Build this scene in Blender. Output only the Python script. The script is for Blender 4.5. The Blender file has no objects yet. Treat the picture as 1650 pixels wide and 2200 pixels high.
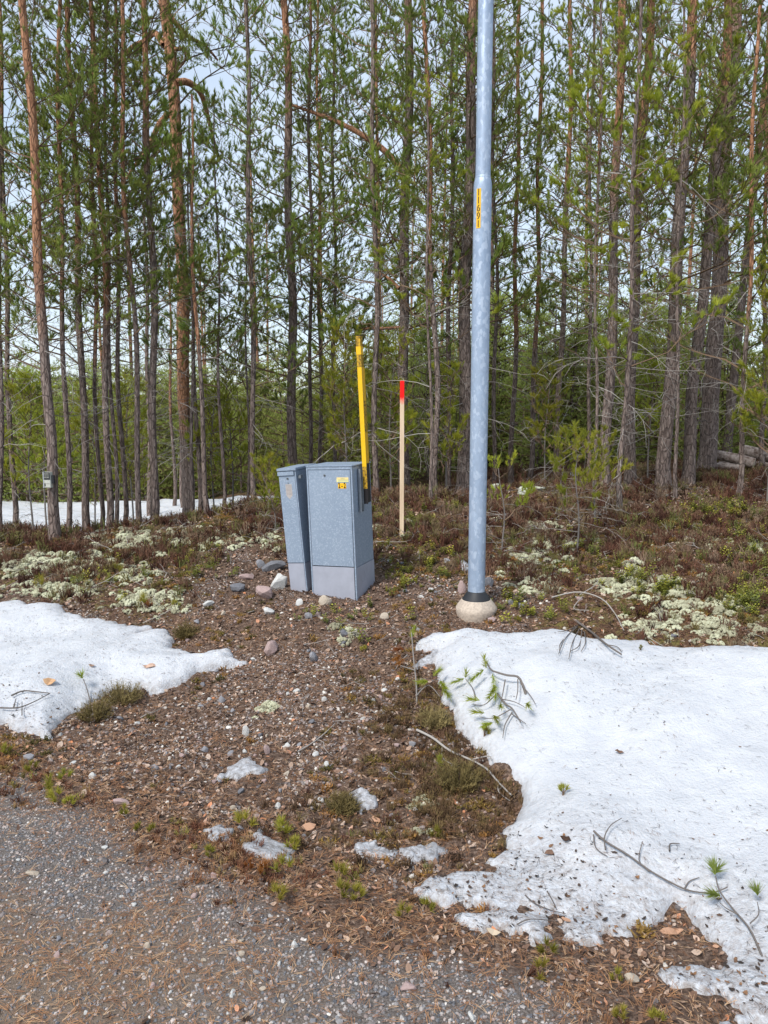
import bpy, math, random
import numpy as np
from mathutils import Matrix, Vector, Euler

SC = bpy.context.scene
COL = SC.collection
rad = math.radians

# ------------------------------------------------------------------ camera
PITCH = 7.5
CAMZ = 1.6
F = 1653.0
cam_d = bpy.data.cameras.new('camera')
cam = bpy.data.objects.new('camera', cam_d)
COL.objects.link(cam)
cam_d.sensor_fit = 'VERTICAL'
cam_d.sensor_height = 24.0
cam_d.lens = 12.0 * F / 1100.0
cam_d.clip_start = 0.05
cam_d.clip_end = 3000
cam.location = (0, 0, CAMZ)
cam.rotation_euler = (rad(90 - PITCH), 0, 0)
SC.camera = cam

# ------------------------------------------------------------------ sky, sun, exposure
SUN_EL, SUN_AZ = 48.0, 215.0          # azimuth clockwise from +Y: behind the camera, to the left
world = bpy.data.worlds.new('World')
SC.world = world
world.use_nodes = True
wn = world.node_tree.nodes
wl = world.node_tree.links
wn.clear()
wo = wn.new('ShaderNodeOutputWorld')
bg = wn.new('ShaderNodeBackground')
bg.inputs['Strength'].default_value = 0.10
sky = wn.new('ShaderNodeTexSky')
sky.sky_type = 'NISHITA'
sky.sun_disc = False
sky.sun_elevation = rad(SUN_EL)
sky.sun_rotation = rad(SUN_AZ)
sky.air_density = 1.0
sky.dust_density = 1.0
tc = wn.new('ShaderNodeTexCoord')
mp = wn.new('ShaderNodeMapping')
mp.inputs['Scale'].default_value = (1.0, 1.0, 2.6)
cn = wn.new('ShaderNodeTexNoise')
cn.inputs['Scale'].default_value = 2.2
cn.inputs['Detail'].default_value = 5
cr = wn.new('ShaderNodeMapRange')
cr.inputs['From Min'].default_value = 0.35
cr.inputs['From Max'].default_value = 0.68
cr.inputs['To Min'].default_value = 0.50
cr.inputs['To Max'].default_value = 0.86
mx = wn.new('ShaderNodeMix')
mx.data_type = 'RGBA'
mx.inputs[7].default_value = (4.6, 5.25, 6.0, 1)      # thin bright cloud
wl.new(tc.outputs['Generated'], mp.inputs['Vector'])
wl.new(mp.outputs['Vector'], cn.inputs['Vector'])
wl.new(cn.outputs['Fac'], cr.inputs['Value'])
wl.new(cr.outputs['Result'], mx.inputs[0])
wl.new(sky.outputs['Color'], mx.inputs[6])
wl.new(mx.outputs[2], bg.inputs['Color'])
wl.new(bg.outputs['Background'], wo.inputs['Surface'])

sun_d = bpy.data.lights.new('sun', 'SUN')
sun_d.energy = 2.1
sun_d.angle = rad(11)
sun_d.color = (1.0, 0.95, 0.88)
sun = bpy.data.objects.new('sun', sun_d)
COL.objects.link(sun)
az = rad(SUN_AZ)
sdir = Vector((math.sin(az) * math.cos(rad(SUN_EL)), math.cos(az) * math.cos(rad(SUN_EL)), math.sin(rad(SUN_EL))))
sun.rotation_euler = sdir.to_track_quat('Z', 'Y').to_euler()
sun.location = (-6, -8, 12)

vs = SC.view_settings
vs.view_transform = 'Standard'
vs.look = 'None'
vs.exposure = 0.95
vs.gamma = 1
vs.use_curve_mapping = False
SC.cycles.max_bounces = 6
SC.cycles.transparent_max_bounces = 4

# ------------------------------------------------------------------ helpers
cp, sp = math.cos(rad(PITCH)), math.sin(rad(PITCH))


def ray(px, py):
    u = (px - 825) / F
    v = (1100 - py) / F
    return np.array([u, cp + v * sp, -sp + v * cp])


def at(px, py, y):
    d = ray(px, py)
    p = d * (y / d[1])
    return (float(p[0]), float(y), float(CAMZ + p[2]))


def vnoise(x, y, seed=0):
    x = np.asarray(x, float)
    y = np.asarray(y, float)
    xi = np.floor(x).astype(np.int64)
    yi = np.floor(y).astype(np.int64)
    fx = x - xi
    fy = y - yi
    fx = fx * fx * (3 - 2 * fx)
    fy = fy * fy * (3 - 2 * fy)

    def h(i, j):
        n = (i * 374761393 + j * 668265263 + seed * 1442695041) & 0xffffffff
        n = ((n ^ (n >> 13)) * 1274126177) & 0xffffffff
        n = (n ^ (n >> 16)) & 0xffff
        return n / 65535.0
    a = h(xi, yi)
    b = h(xi + 1, yi)
    c = h(xi, yi + 1)
    d = h(xi + 1, yi + 1)
    return (a + (b - a) * fx) * (1 - fy) + (c + (d - c) * fx) * fy


def fbm(x, y, seed=0, oct=3):
    x = np.asarray(x, float)
    y = np.asarray(y, float)
    s = 0.0
    a = 0.5
    t = 0.0
    for o in range(oct):
        s = s + a * vnoise(x * 2 ** o + 7.3 * o, y * 2 ** o - 3.1 * o, seed + o)
        t += a
        a *= 0.5
    return s / t


def sst(a, b, x):
    t = np.clip((np.asarray(x, float) - a) / (b - a), 0, 1)
    return t * t * (3 - 2 * t)


def sroad(x, y):
    return 0.513 * x + 0.858 * y - 1.843


def terrain(x, y, fine=True):
    x = np.asarray(x, float)
    y = np.asarray(y, float)
    s = sroad(x, y)
    top = np.interp(x, [-4, -1.5, 0.5, 3], [0.10, 0.2, 0.2, 0.22])
    z = -0.10 * sst(0.0, 0.7, s)
    z = z + (top + 0.10) * sst(1.0, 2.75, s)
    y0 = (2.75 + 1.843 - 0.513 * x) / 0.858
    yR = np.maximum(np.interp(x, [-4, -1.7, 0, 2, 5], [8.5, 8.7, 9.2, 10, 11.5]), y0 + 0.9)
    zR = np.interp(x, [-4.5, -3, -1.7, 0, 2, 5, 9], [0.13, 0.22, 0.43, 0.50, 0.56, 0.64, 0.75])
    t = np.clip((y - y0) / (yR - y0), 0, 1)
    z = z + (zR - top) * (t * (2 - t)) * (s > 0)
    zf = np.interp(x, [-6, -4, -2.5, -1, 0.5, 3], [-0.38, -0.30, -0.08, 0.0, 0.2, 0.55])
    z = z + (zf - zR) * sst(0, 3.0, y - yR)
    z = z - 1.0 * sst(16, 26, y) - 3.0 * sst(40, 90, y)
    off = sst(0.0, 0.6, s)
    z = z + off * (fbm(x * 1.3, y * 1.3, 3) - 0.5) * 0.16 * sst(0.3, 2.5, s)
    if fine:
        z = z + off * ((fbm(x * 5, y * 5, 11) - 0.5) * 0.07 + (fbm(x * 17, y * 17, 17, 3) - 0.5) * 0.042)
        z = z + (1 - off) * (fbm(x * 2.2, y * 2.2, 23, 2) - 0.5) * 0.018
    return z


def hit(px, py, fn=None):
    fn = fn or terrain
    d = ray(px, py)
    if d[2] > -0.02:
        d[2] = -0.02
    t = np.concatenate([np.linspace(1.2, 9, 900), np.linspace(9.02, 30, 500)])
    P = d[None, :] * t[:, None]
    z = fn(P[:, 0], P[:, 1])
    below = CAMZ + P[:, 2] < z
    i = int(np.argmax(below)) if below.any() else len(t) - 1
    return (float(P[i, 0]), float(P[i, 1]), float(z[i]))


def prop(o, label=None, cat=None, group=None, kind=None):
    if label:
        o['label'] = label
    if cat:
        o['category'] = cat
    if group:
        o['group'] = group
    if kind:
        o['kind'] = kind
    return o


def link(name, me, parent=None):
    o = bpy.data.objects.new(name, me)
    COL.objects.link(o)
    if parent is not None:
        o.parent = parent
    return o


def empty(name, loc, label, cat, group=None):
    o = bpy.data.objects.new(name, None)
    COL.objects.link(o)
    o.location = loc
    o.empty_display_size = 0.1
    return prop(o, label, cat, group)


class G:
    """triangle soup collector"""

    def __init__(s):
        s.v, s.t, s.m, s.a, s.n = [], [], [], [], 0

    def add(s, v, t, m=0, tint=0.5):
        v = np.asarray(v, float).reshape(-1, 3)
        t = np.asarray(t, np.int64).reshape(-1, 3)
        s.v.append(v)
        s.t.append(t + s.n)
        s.m.append(np.full(len(t), m) if np.isscalar(m) else np.asarray(m))
        s.a.append(np.full(len(v), float(tint)) if np.isscalar(tint) else np.asarray(tint, float))
        s.n += len(v)

    def arr(s):
        if not s.v:
            return np.zeros((0, 3)), np.zeros((0, 3), int), np.zeros(0, int), np.zeros(0)
        return np.concatenate(s.v), np.concatenate(s.t), np.concatenate(s.m), np.concatenate(s.a)

    def put(s, g, R=None, loc=(0, 0, 0), dt=0.0):
        v, t, m, a = g if isinstance(g, tuple) else g.arr()
        if R is not None:
            v = v @ np.asarray(R).T
        s.add(v + np.asarray(loc), t, m, np.clip(a + dt, 0, 1))

    def mesh(s, name, mats, smooth=False):
        v, t, m, a = s.arr()
        return mk(name, v, t, mats, m, a, smooth)


def mk(name, v, f, mats, midx=None, tint=None, smooth=False, extra=None):
    me = bpy.data.meshes.new(name)
    k = f.shape[1]
    me.vertices.add(len(v))
    me.vertices.foreach_set('co', np.ascontiguousarray(v, np.float32).ravel())
    me.loops.add(len(f) * k)
    me.loops.foreach_set('vertex_index', np.ascontiguousarray(f, np.int32).ravel())
    me.polygons.add(len(f))
    me.polygons.foreach_set('loop_start', np.arange(0, len(f) * k, k, dtype=np.int32))
    for m in mats:
        me.materials.append(m)
    if midx is not None and len(mats) > 1:
        me.polygons.foreach_set('material_index', np.asarray(midx, np.int32))
    me.polygons.foreach_set('use_smooth', np.full(len(f), smooth))
    ex = dict(extra or {})
    if tint is not None:
        ex['tint'] = tint
    for kx, val in ex.items():
        at_ = me.attributes.new(kx, 'FLOAT', 'POINT')
        at_.data.foreach_set('value', np.asarray(val, np.float32))
    me.update()
    me.validate()
    return me


def frame(d):
    d = d / (np.linalg.norm(d) + 1e-9)
    a = np.array([0, 0, 1.0]) if abs(d[2]) < 0.9 else np.array([1.0, 0, 0])
    u = np.cross(d, a)
    u /= np.linalg.norm(u) + 1e-9
    return u, np.cross(d, u)


def tube(g, pts, rs, sides=3, m=0, tint=0.5, cap=False):
    pts = np.asarray(pts, float)
    n = len(pts)
    rs = np.broadcast_to(np.asarray(rs, float), (n,))
    V = []
    ang = np.arange(sides) * 2 * math.pi / sides
    for i in range(n):
        d = pts[min(i + 1, n - 1)] - pts[max(i - 1, 0)]
        u, w = frame(d)
        V.append(pts[i] + rs[i] * (np.cos(ang)[:, None] * u + np.sin(ang)[:, None] * w))
    V = np.concatenate(V)
    T = []
    for i in range(n - 1):
        for j in range(sides):
            a = i * sides + j
            b = i * sides + (j + 1) % sides
            T += [(a, b, b + sides), (a, b + sides, a + sides)]
    if cap:
        for base in (0, (n - 1) * sides):
            for j in range(1, sides - 1):
                T.append((base, base + j, base + j + 1))
    g.add(V, T, m, tint)


def boxg(g, x0, x1, y0, y1, z0, z1, m=0, tint=0.5):
    v = [(x, y, z) for x in (x0, x1) for y in (y0, y1) for z in (z0, z1)]
    q = [(0, 1, 3, 2), (4, 6, 7, 5), (0, 4, 5, 1), (2, 3, 7, 6), (0, 2, 6, 4), (1, 5, 7, 3)]
    t = []
    for a, b, c, d in q:
        t += [(a, b, c), (a, c, d)]
    g.add(v, t, m, tint)


def bbox_mesh(name, dims, mats, bev=0.002, parent=None, loc=(0, 0, 0)):
    """bevelled box part: dims = x0,x1,y0,y1,z0,z1"""
    import bmesh
    x0, x1, y0, y1, z0, z1 = dims
    bm = bmesh.new()
    bmesh.ops.create_cube(bm, size=1)
    for v in bm.verts:
        v.co = ((x0 + x1) / 2 + v.co.x * (x1 - x0), (y0 + y1) / 2 + v.co.y * (y1 - y0), (z0 + z1) / 2 + v.co.z * (z1 - z0))
    if bev:
        bmesh.ops.bevel(bm, geom=bm.edges[:], offset=bev, segments=2, affect='EDGES', clamp_overlap=True)
    me = bpy.data.meshes.new(name)
    bm.to_mesh(me)
    bm.free()
    me.materials.append(mats)
    for p in me.polygons:
        p.use_smooth = False
    o = link(name, me, parent)
    o.location = loc
    return o


def lathe(name, prof, mat, seg=40, parent=None, wob=None, smooth=True):
    V = []
    for k, (r, z) in enumerate(prof):
        for j in range(seg):
            a = 2 * math.pi * j / seg
            rr = r * (1 + (wob(a, z) if wob else 0))
            V.append((rr * math.cos(a), rr * math.sin(a), z))
    Fq = []
    for k in range(len(prof) - 1):
        for j in range(seg):
            a = k * seg + j
            b = k * seg + (j + 1) % seg
            Fq.append((a, b, b + seg, a + seg))
    me = mk(name, np.array(V), np.array(Fq), [mat], smooth=smooth)
    return link(name, me, parent)


def text_mesh(s, size, mat, sx=1.0, bold=0.0):
    cu = bpy.data.curves.new('lettering', 'FONT')
    cu.body = s
    cu.size = size
    cu.align_x = 'CENTER'
    cu.align_y = 'CENTER'
    cu.offset = bold
    ob = bpy.data.objects.new('lettering', cu)
    COL.objects.link(ob)
    dg = bpy.context.evaluated_depsgraph_get()
    me = bpy.data.meshes.new_from_object(ob.evaluated_get(dg))
    bpy.data.objects.remove(ob)
    me.name = 'lettering'
    me.materials.clear()
    me.materials.append(mat)
    for v in me.vertices:
        v.co.x *= sx
    return me


# ------------------------------------------------------------------ materials
def new_mat(name, rough=0.8, metal=0.0, spec=0.3):
    m = bpy.data.materials.new(name)
    m.use_nodes = True
    nt = m.node_tree
    b = nt.nodes['Principled BSDF']
    b.inputs['Roughness'].default_value = rough
    b.inputs['Metallic'].default_value = metal
    b.inputs['Specular IOR Level'].default_value = spec
    return m, nt, b


def N(nt, t, **kw):
    n = nt.nodes.new(t)
    for k, v in kw.items():
        if k in n.inputs:
            n.inputs[k].default_value = v
        else:
            setattr(n, k, v)
    return n


def ramp(nt, fac, stops, interp='LINEAR'):
    r = nt.nodes.new('ShaderNodeValToRGB')
    r.color_ramp.interpolation = interp
    e = r.color_ramp.elements
    while len(e) < len(stops):
        e.new(0.5)
    for i, (p, c) in enumerate(stops):
        e[i].position = p
        e[i].color = (*c, 1) if len(c) == 3 else c
    nt.links.new(fac, r.inputs[0])
    return r.outputs[0]


def mixc(nt, fac, a, b, mode='MIX'):
    m = nt.nodes.new('ShaderNodeMix')
    m.data_type = 'RGBA'
    m.blend_type = mode
    for sock, val in ((m.inputs[0], fac), (m.inputs[6], a), (m.inputs[7], b)):
        if hasattr(val, 'is_output'):
            nt.links.new(val, sock)
        elif isinstance(val, (int, float)):
            sock.default_value = val
        else:
            sock.default_value = (*val, 1)
    return m.outputs[2]


def noise(nt, vec, scale, detail=4, rough=0.55, dist=0.0):
    n = N(nt, 'ShaderNodeTexNoise', Scale=scale, Detail=detail, Roughness=rough, Distortion=dist)
    if vec is not None:
        nt.links.new(vec, n.inputs['Vector'])
    return n.outputs['Fac']


def mapv(nt, vec, scale):
    m = nt.nodes.new('ShaderNodeMapping')
    m.inputs['Scale'].default_value = scale
    nt.links.new(vec, m.inputs['Vector'])
    return m.outputs['Vector']


def mrange(nt, val, a, b, c=0.0, d=1.0):
    m = N(nt, 'ShaderNodeMapRange')
    for k, x in (('From Min', a), ('From Max', b), ('To Min', c), ('To Max', d)):
        m.inputs[k].default_value = x
    nt.links.new(val, m.inputs['Value'])
    return m.outputs['Result']


def math2(nt, op, a, b):
    m = nt.nodes.new('ShaderNodeMath')
    m.operation = op
    for i, v in enumerate((a, b)):
        if hasattr(v, 'is_output'):
            nt.links.new(v, m.inputs[i])
        else:
            m.inputs[i].default_value = v
    return m.outputs[0]


def bump(nt, b, h, strength=0.4, dist=0.01):
    n = N(nt, 'ShaderNodeBump', Strength=strength, Distance=dist)
    nt.links.new(h, n.inputs['Height'])
    nt.links.new(n.outputs['Normal'], b.inputs['Normal'])


def objco(nt):
    return nt.nodes.new('ShaderNodeTexCoord').outputs['Object']


def geopos(nt):
    return nt.nodes.new('ShaderNodeNewGeometry').outputs['Position']


def attr(nt, name):
    a = nt.nodes.new('ShaderNodeAttribute')
    a.attribute_name = name
    return a.outputs['Fac']


def needle_mat(name, dark, mid, light, transl=0.45):
    m, nt, b = new_mat(name, 0.55, 0, 0.25)
    c = ramp(nt, attr(nt, 'tint'), [(0.0, dark), (0.5, mid), (1.0, light)])
    rnd = nt.nodes.new('ShaderNodeObjectInfo').outputs['Random']
    hsv = N(nt, 'ShaderNodeHueSaturation')
    nt.links.new(c, hsv.inputs['Color'])
    nt.links.new(mrange(nt, rnd, 0, 1, 0.8, 1.2), hsv.inputs['Value'])
    nt.links.new(mrange(nt, rnd, 0, 1, 0.485, 0.51), hsv.inputs['Hue'])
    c = hsv.outputs['Color']
    nt.links.new(c, b.inputs['Base Color'])
    tr = nt.nodes.new('ShaderNodeBsdfTranslucent')
    nt.links.new(c, tr.inputs['Color'])
    ms = nt.nodes.new('ShaderNodeMixShader')
    ms.inputs[0].default_value = transl
    nt.links.new(b.outputs[0], ms.inputs[1])
    nt.links.new(tr.outputs[0], ms.inputs[2])
    nt.links.new(ms.outputs[0], nt.nodes['Material Output'].inputs['Surface'])
    return m


M_NEEDLE = needle_mat('pine_needles', (0.12, 0.175, 0.045), (0.25, 0.32, 0.075), (0.42, 0.46, 0.11), 0.58)
M_NEEDLE_Y = needle_mat('young_pine_needles', (0.14, 0.185, 0.026), (0.30, 0.345, 0.04), (0.50, 0.49, 0.06), 0.52)
M_SEED = needle_mat('seedling_needles', (0.14, 0.15, 0.03), (0.27, 0.27, 0.045), (0.46, 0.40, 0.07), 0.45)
M_NEEDLE_DRY = needle_mat('dry_needles', (0.20, 0.07, 0.02), (0.34, 0.13, 0.035), (0.45, 0.22, 0.06))
M_FAR = needle_mat('thicket_needles', (0.22, 0.28, 0.075), (0.38, 0.44, 0.12), (0.54, 0.57, 0.18), 0.6)


def bark_mat():
    m, nt, b = new_mat('pine_bark', 0.9, 0, 0.15)
    co = objco(nt)
    v = mapv(nt, co, (1, 1, 0.22))
    n1 = noise(nt, v, 42, 5, 0.7, 0.6)
    vo = N(nt, 'ShaderNodeTexVoronoi', Scale=26.0)
    vo.feature = 'DISTANCE_TO_EDGE'
    nt.links.new(mapv(nt, co, (1, 1, 0.3)), vo.inputs['Vector'])
    edge = mrange(nt, vo.outputs['Distance'], 0.0, 0.12)
    grey = ramp(nt, n1, [(0.28, (0.07, 0.054, 0.048)), (0.5, (0.21, 0.16, 0.14)), (0.72, (0.40, 0.33, 0.29))])
    orange = ramp(nt, n1, [(0.28, (0.16, 0.08, 0.05)), (0.5, (0.40, 0.20, 0.115)), (0.72, (0.60, 0.35, 0.22))])
    big = noise(nt, mapv(nt, co, (1, 1, 0.5)), 3.2, 3, 0.6)
    fac = math2(nt, 'ADD', attr(nt, 'tint'), math2(nt, 'MULTIPLY', math2(nt, 'SUBTRACT', big, 0.5), 1.6))
    fac = mrange(nt, fac, 0.25, 0.75)
    c = mixc(nt, fac, grey, orange)
    c = mixc(nt, mrange(nt, edge, 0, 1, 0.55, 0), c, (0.03, 0.022, 0.02))
    li = mrange(nt, math2(nt, 'ADD', noise(nt, mapv(nt, co, (1, 1, 0.6)), 19, 4, 0.7), attr(nt, 'lichen')), 0.92, 1.02)
    c = mixc(nt, li, c, (0.40, 0.43, 0.37))
    nt.links.new(c, b.inputs['Base Color'])
    h = math2(nt, 'ADD', math2(nt, 'MULTIPLY', edge, 0.7), n1)
    bump(nt, b, h, 0.9, 0.012)
    return m


M_BARK = bark_mat()


def twig_mat(name, a, bcol):
    m, nt, b = new_mat(name, 0.9, 0, 0.1)
    c = ramp(nt, attr(nt, 'tint'), [(0, a), (1, bcol)])
    nt.links.new(c, b.inputs['Base Color'])
    return m


M_TWIG = twig_mat('live_twig', (0.10, 0.075, 0.055), (0.30, 0.19, 0.12))
M_DEAD = twig_mat('dead_twig', (0.09, 0.075, 0.068), (0.36, 0.335, 0.31))


def galv_mat(name, scale, stretch, base=(0.31, 0.40, 0.54), hi=(0.46, 0.54, 0.65), lo=(0.28, 0.35, 0.45), metal=0.3):
    m, nt, b = new_mat(name, 0.42, metal, 0.5)
    co = mapv(nt, objco(nt), stretch)
    n1 = noise(nt, co, scale * 0.5, 4, 0.65, 1.5)
    vo = N(nt, 'ShaderNodeTexVoronoi', Scale=scale)
    wv = nt.nodes.new('ShaderNodeVectorMath')
    wv.operation = 'ADD'
    nn = N(nt, 'ShaderNodeTexNoise', Scale=scale * 0.8, Detail=3.0)
    nt.links.new(co, nn.inputs['Vector'])
    sc = nt.nodes.new('ShaderNodeVectorMath')
    sc.operation = 'SCALE'
    sc.inputs['Scale'].default_value = 1.6 / scale
    nt.links.new(nn.outputs['Color'], sc.inputs[0])
    nt.links.new(co, wv.inputs[0])
    nt.links.new(sc.outputs[0], wv.inputs[1])
    nt.links.new(wv.outputs[0], vo.inputs['Vector'])
    sep = nt.nodes.new('ShaderNodeSeparateColor')
    nt.links.new(vo.outputs['Color'], sep.inputs[0])
    f1 = mrange(nt, sep.outputs[0], 0.72, 0.80)
    f2 = mrange(nt, sep.outputs[1], 0.75, 0.85)
    c = mixc(nt, mrange(nt, n1, 0.35, 0.65), lo, base)
    c = mixc(nt, math2(nt, 'MULTIPLY', f1, 0.6), c, hi)
    c = mixc(nt, math2(nt, 'MULTIPLY', f2, 0.35), c, lo)
    stk = noise(nt, mapv(nt, objco(nt), (1, 1, 0.035)), 34, 4, 0.7)
    c = mixc(nt, mrange(nt, stk, 0.52, 0.72, 0, 0.45), c, lo)
    big = noise(nt, objco(nt), 2.5, 3)
    c = mixc(nt, mrange(nt, big, 0.4, 0.75, 0, 0.3), c, hi)
    nt.links.new(c, b.inputs['Base Color'])
    nt.links.new(mrange(nt, sep.outputs[2], 0, 1, 0.36, 0.55), b.inputs['Roughness'])
    bump(nt, b, n1, 0.08, 0.002)
    return m


M_GALV = galv_mat('galvanised_sheet', 120, (1, 1, 1), base=(0.285, 0.355, 0.455), hi=(0.40, 0.475, 0.57), lo=(0.245, 0.31, 0.40))
M_POLE = galv_mat('galvanised_pole', 58, (1, 1, 0.55), base=(0.32, 0.41, 0.54), hi=(0.50, 0.58, 0.69), lo=(0.27, 0.34, 0.45))


def plain(name, col, rough=0.6, metal=0.0, var=0.0, scale=30, bmp=0.0, spec=0.4, col2=None):
    m, nt, b = new_mat(name, rough, metal, spec)
    if var or col2:
        n = noise(nt, objco(nt), scale, 5, 0.65)
        c2 = col2 or tuple(x * (1 - var) for x in col)
        c = ramp(nt, n, [(0.35, c2), (0.62, col)])
        nt.links.new(c, b.inputs['Base Color'])
        if bmp:
            bump(nt, b, n, bmp, 0.006)
    else:
        b.inputs['Base Color'].default_value = (*col, 1)
    return m


M_PLINTH = plain('plinth_sheet', (0.38, 0.40, 0.47), 0.45, 0.15, 0.12, 9)
M_DARK = plain('dark_gap', (0.02, 0.022, 0.026), 0.7)
M_LOCK = plain('lock_metal', (0.12, 0.13, 0.14), 0.35, 0.8)
M_YEL = plain('yellow_sticker', (0.80, 0.46, 0.01), 0.45)
M_CREAM = plain('cream_sticker', (0.72, 0.66, 0.30), 0.45)
M_PEACH = plain('peach_sticker', (0.78, 0.60, 0.25), 0.45)
M_GREENL = plain('green_print', (0.08, 0.30, 0.22), 0.5)
M_INK = plain('black_print', (0.03, 0.012, 0.008), 0.5)
M_PLATE = plain('old_plate', (0.46, 0.42, 0.40), 0.6, 0.0, 0.2, 60)
M_PLATEL = plain('plate_print', (0.22, 0.20, 0.20), 0.6)
M_POSTY = plain('yellow_plastic', (0.78, 0.47, 0.01), 0.4, 0, 0.08, 20)
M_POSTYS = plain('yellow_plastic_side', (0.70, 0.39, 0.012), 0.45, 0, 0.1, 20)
M_POSTD = plain('sooty_yellow_plastic', (0.62, 0.37, 0.02), 0.7, 0, 0, 55, col2=(0.05, 0.028, 0.012))
M_POSTB = plain('black_plastic', (0.018, 0.016, 0.017), 0.55)
M_RUB = plain('black_rubber', (0.022, 0.024, 0.028), 0.55)
M_CONC = plain('concrete', (0.52, 0.44, 0.36), 0.9, 0, 0, 60, 0.5, 0.2, col2=(0.36, 0.30, 0.25))
M_STEEL = plain('bracket_steel', (0.30, 0.33, 0.36), 0.4, 0.5, 0.2, 30)


def stake_mat():
    m, nt, b = new_mat('sprayed_pine_lath', 0.75, 0, 0.2)
    co = objco(nt)
    g = noise(nt, mapv(nt, co, (1, 1, 0.05)), 60, 4, 0.6)
    wood = ramp(nt, g, [(0.3, (0.56, 0.41, 0.27)), (0.7, (0.76, 0.61, 0.44))])
    sep = nt.nodes.new('ShaderNodeSeparateXYZ')
    nt.links.new(co, sep.inputs[0])
    z = math2(nt, 'ADD', sep.outputs['Z'], math2(nt, 'MULTIPLY', noise(nt, co, 40, 3), 0.05))
    nt.links.new(mixc(nt, mrange(nt, z, 1.36, 1.43), wood, (0.85, 0.012, 0.012)), b.inputs['Base Color'])
    return m


M_STAKE = stake_mat()


def rnd_mat(name, stops, rough=0.85, scale=25, bmp=0.3, interp='LINEAR', spec=0.25):
    """colour picked per object / per instance, with mottling"""
    m, nt, b = new_mat(name, rough, 0, spec)
    r = nt.nodes.new('ShaderNodeObjectInfo').outputs['Random']
    c = ramp(nt, r, stops, interp)
    n = noise(nt, objco(nt), scale, 4, 0.7)
    c = mixc(nt, 1.0, c, ramp(nt, n, [(0.25, (0.62, 0.62, 0.62)), (0.75, (1.25, 1.22, 1.2))]), 'MULTIPLY')
    nt.links.new(c, b.inputs['Base Color'])
    if bmp:
        bump(nt, b, n, bmp, 0.01)
    return m


M_PEB = rnd_mat('gravel_stone', [(0, (0.09, 0.095, 0.11)), (0.3, (0.175, 0.18, 0.195)), (0.5, (0.27, 0.265, 0.27)),
                                 (0.68, (0.25, 0.20, 0.185)), (0.82, (0.42, 0.41, 0.40)), (0.93, (0.40, 0.31, 0.28)), (1, (0.70, 0.68, 0.64))], 0.8, 1.3, 0.2)
M_PEBW = rnd_mat('slope_stone', [(0, (0.12, 0.11, 0.11)), (0.35, (0.22, 0.195, 0.19)), (0.6, (0.32, 0.275, 0.255)),
                                 (0.75, (0.34, 0.25, 0.23)), (0.90, (0.48, 0.45, 0.41)), (1, (0.74, 0.72, 0.67))], 0.85, 1.3, 0.2)
M_LIT = rnd_mat('brown_litter', [(0, (0.030, 0.019, 0.014)), (0.3, (0.10, 0.058, 0.040)), (0.58, (0.21, 0.13, 0.092)), (0.80, (0.36, 0.255, 0.19)), (0.94, (0.50, 0.40, 0.33)), (1, (0.50, 0.20, 0.09))], 0.85, 2, 0)
M_NLIT = rnd_mat('fallen_needles', [(0, (0.15, 0.07, 0.035)), (0.4, (0.32, 0.155, 0.075)), (0.8, (0.46, 0.25, 0.12)), (1, (0.60, 0.42, 0.26))], 0.7, 2, 0)
M_HEATH = rnd_mat('dormant_heather', [(0, (0.045, 0.020, 0.014)), (0.3, (0.11, 0.046, 0.030)), (0.52, (0.16, 0.082, 0.052)), (0.7, (0.23, 0.165, 0.115)), (0.86, (0.18, 0.145, 0.055)), (1, (0.15, 0.175, 0.05))], 0.9, 3, 0)
M_VERGE = rnd_mat('verge_sprig', [(0, (0.08, 0.035, 0.022)), (0.4, (0.17, 0.07, 0.04)), (0.7, (0.27, 0.14, 0.07)), (0.9, (0.30, 0.21, 0.09)), (1, (0.26, 0.25, 0.05))], 0.85, 3, 0)
M_LICH = rnd_mat('reindeer_lichen', [(0, (0.26, 0.25, 0.17)), (0.5, (0.43, 0.43, 0.30)), (1, (0.58, 0.60, 0.43))], 0.95, 8, 0.6)
M_MOSS = rnd_mat('moss', [(0, (0.07, 0.065, 0.02)), (0.4, (0.17, 0.13, 0.035)), (0.75, (0.26, 0.16, 0.045)), (1, (0.32, 0.16, 0.05))], 0.95, 8, 0)
M_BERRY = rnd_mat('lingonberry_leaf', [(0, (0.10, 0.12, 0.022)), (0.5, (0.19, 0.20, 0.03)), (1, (0.36, 0.34, 0.045))], 0.5, 3, 0)


def stone_mat(name, a, b_, scale=14, lich=0.0):
    m, nt, b = new_mat(name, 0.85, 0, 0.25)
    co = objco(nt)
    n = noise(nt, co, scale, 6, 0.7)
    c = ramp(nt, n, [(0.3, a), (0.7, b_)])
    sp_ = noise(nt, co, scale * 6, 2, 0.6)
    c = mixc(nt, mrange(nt, sp_, 0.58, 0.68, 0, 0.4), c, tuple(x * 0.35 for x in a))
    if lich:
        c = mixc(nt, mrange(nt, noise(nt, co, scale * 0.5, 4, 0.7), 0.62 - lich, 0.68 - lich), c, (0.50, 0.52, 0.42))
    nt.links.new(c, b.inputs['Base Color'])
    bump(nt, b, n, 0.5, 0.01)
    return m


M_ST = {
    'white': stone_mat('white_stone', (0.40, 0.40, 0.39), (0.64, 0.64, 0.62)),
    'grey': stone_mat('grey_stone', (0.17, 0.17, 0.19), (0.34, 0.34, 0.36)),
    'dark grey': stone_mat('dark_grey_stone', (0.09, 0.095, 0.11), (0.22, 0.22, 0.24)),
    'pinkish': stone_mat('pinkish_stone', (0.28, 0.20, 0.19), (0.46, 0.35, 0.33)),
    'tan': stone_mat('tan_stone', (0.32, 0.27, 0.21), (0.52, 0.45, 0.37)),
    'lichen': stone_mat('lichen_stone', (0.14, 0.15, 0.15), (0.30, 0.31, 0.30), 12, 0.18),
}


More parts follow.
